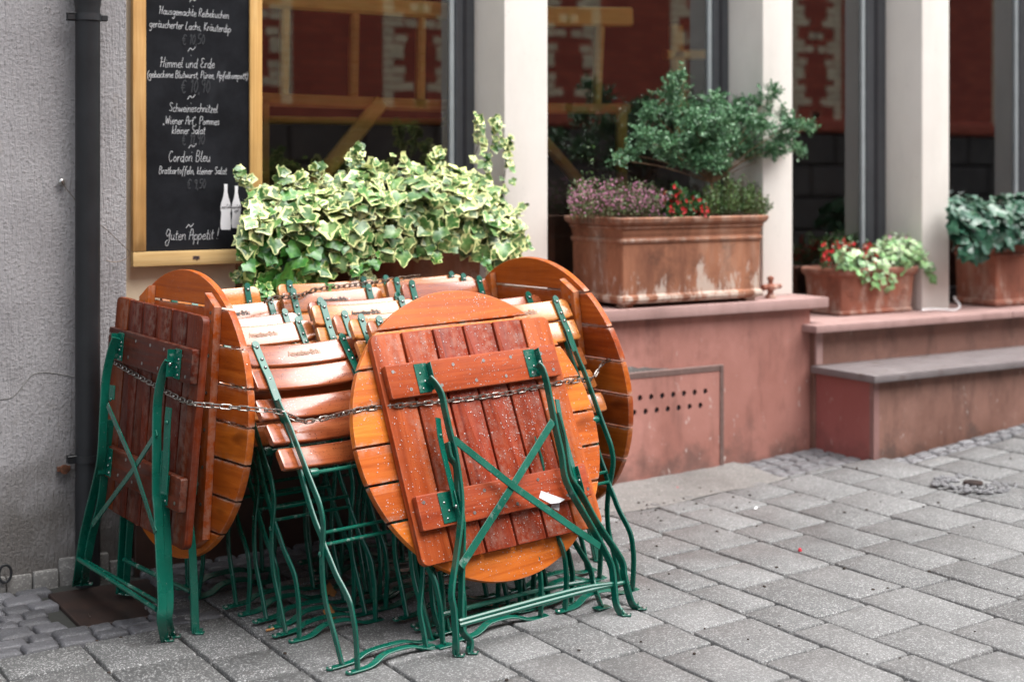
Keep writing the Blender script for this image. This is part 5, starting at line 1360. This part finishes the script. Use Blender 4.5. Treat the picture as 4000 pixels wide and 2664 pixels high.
# ------------------------------------------------------------------ litter and the valve cap
r7 = RC(2200, 1600, 1.3083)
M['berry'] = simple('red_berry', (.5, .03, .05), .35)
for k, (p, lb) in enumerate(((r7(1210, 722), 'red berry on the pavers in the middle of the open pavement'), (r7(585, 408), 'pink-red berry on the concrete apron below the perforated hatch'))):
    P = ground_at(*p); t = thing('berry', lb, 'berry', P, None, 'fallen berries'); mb = MB(); dome(mb, (0, 0, 0), (0, 0, 1), .008, .013, 0, 10); mb.build('fruit', M['berry'], t)
M['deadleaf'] = simple('dead_leaf', (.30, .13, .035), .7, 0, .4, 40)
for p, lb in (((850+840/1.926, 1850+930/1.926), 'brown dead leaf standing up under the nearest chair'), ((850+840/1.926, 1850+1100/1.926), 'small brown leaf scrap flat under the nearest chair')):
    P = ground_at(*p); mb = MB(); ev = []; ivy_leaf(mb, ev, np.array([0, 0, .018]), (.2, -.8, .6), (.3, .2, .8), .05, rn=rn, tint=.5); t = thing('dead_leaf', lb, 'leaf', P, None, 'dead leaves'); mb.build('blade', M['deadleaf'], t)
P = ground_at(850+400/1.926, 1850+1185/1.926); t = thing('cigarette_butt', 'cigarette butt beside a chair foot on the pavers', 'cigarette butt', P+np.array([0, 0, .006]))
mb = MB(); tube(mb, [(-.016, 0, 0), (.012, .004, 0)], .0042, 8); mb.build('filter', simple('tan_filter', (.45, .22, .08), .8), t)
P = ground_at(*r7(990, 505)); t = thing('paper_scrap', 'white paper scrap on the pavers before the apron', 'paper', P+np.array([0, 0, .003]))
mb = MB(); flatbar(mb, [(-.02, -.012, 0), (0, .002, .004), (.02, .012, 0)], (0, 0, 1), .012, .001, 0, n=2); mb.build('scrap', M['white'], t)
vc = ground_at(*r7(2095, 380)); t = thing('valve_cap', 'rusty valve cap in a ring of small pale pebbles set into the pavers', 'valve cap', vc)
mb = MB(); lathe(mb, [(.045, .004), (.042, .012), (.02, .014)], (0, 0, 0), (0, 0, 1), 14); mb.build('cap', M['rustplate'], t)
mb = MB(); rr_ = random.Random(3)
for k in range(120):
    a = rr_.random()*6.283; r_ = .055+.13*math.sqrt(rr_.random()); dome(mb, (r_*math.cos(a), r_*math.sin(a), .001), (0, 0, 1), rr_.uniform(.010, .018), rr_.uniform(.006, .012), 0, 7)
for kk in range(2):
    pass
mb.build('pebble_ring', M['sett2'], t)
mb = MB(); rr_ = random.Random(31)
for k in range(260):
    X = rr_.gauss(3.55, .55) if k < 130 else rr_.uniform(1, 6); Y = rr_.gauss(4.98, .12) if k < 130 else rr_.uniform(3, 5)
    if k < 130 and Y > 5.2: continue
    s_ = rr_.uniform(.0025, .008); dome(mb, (X, Y, g(X)+.001), (rr_.uniform(-.3, .3), rr_.uniform(-.3, .3), 1), s_, s_*.7, 0, 5)
tag(mb.build('debris', M['soil']), None, None, kind='stuff')
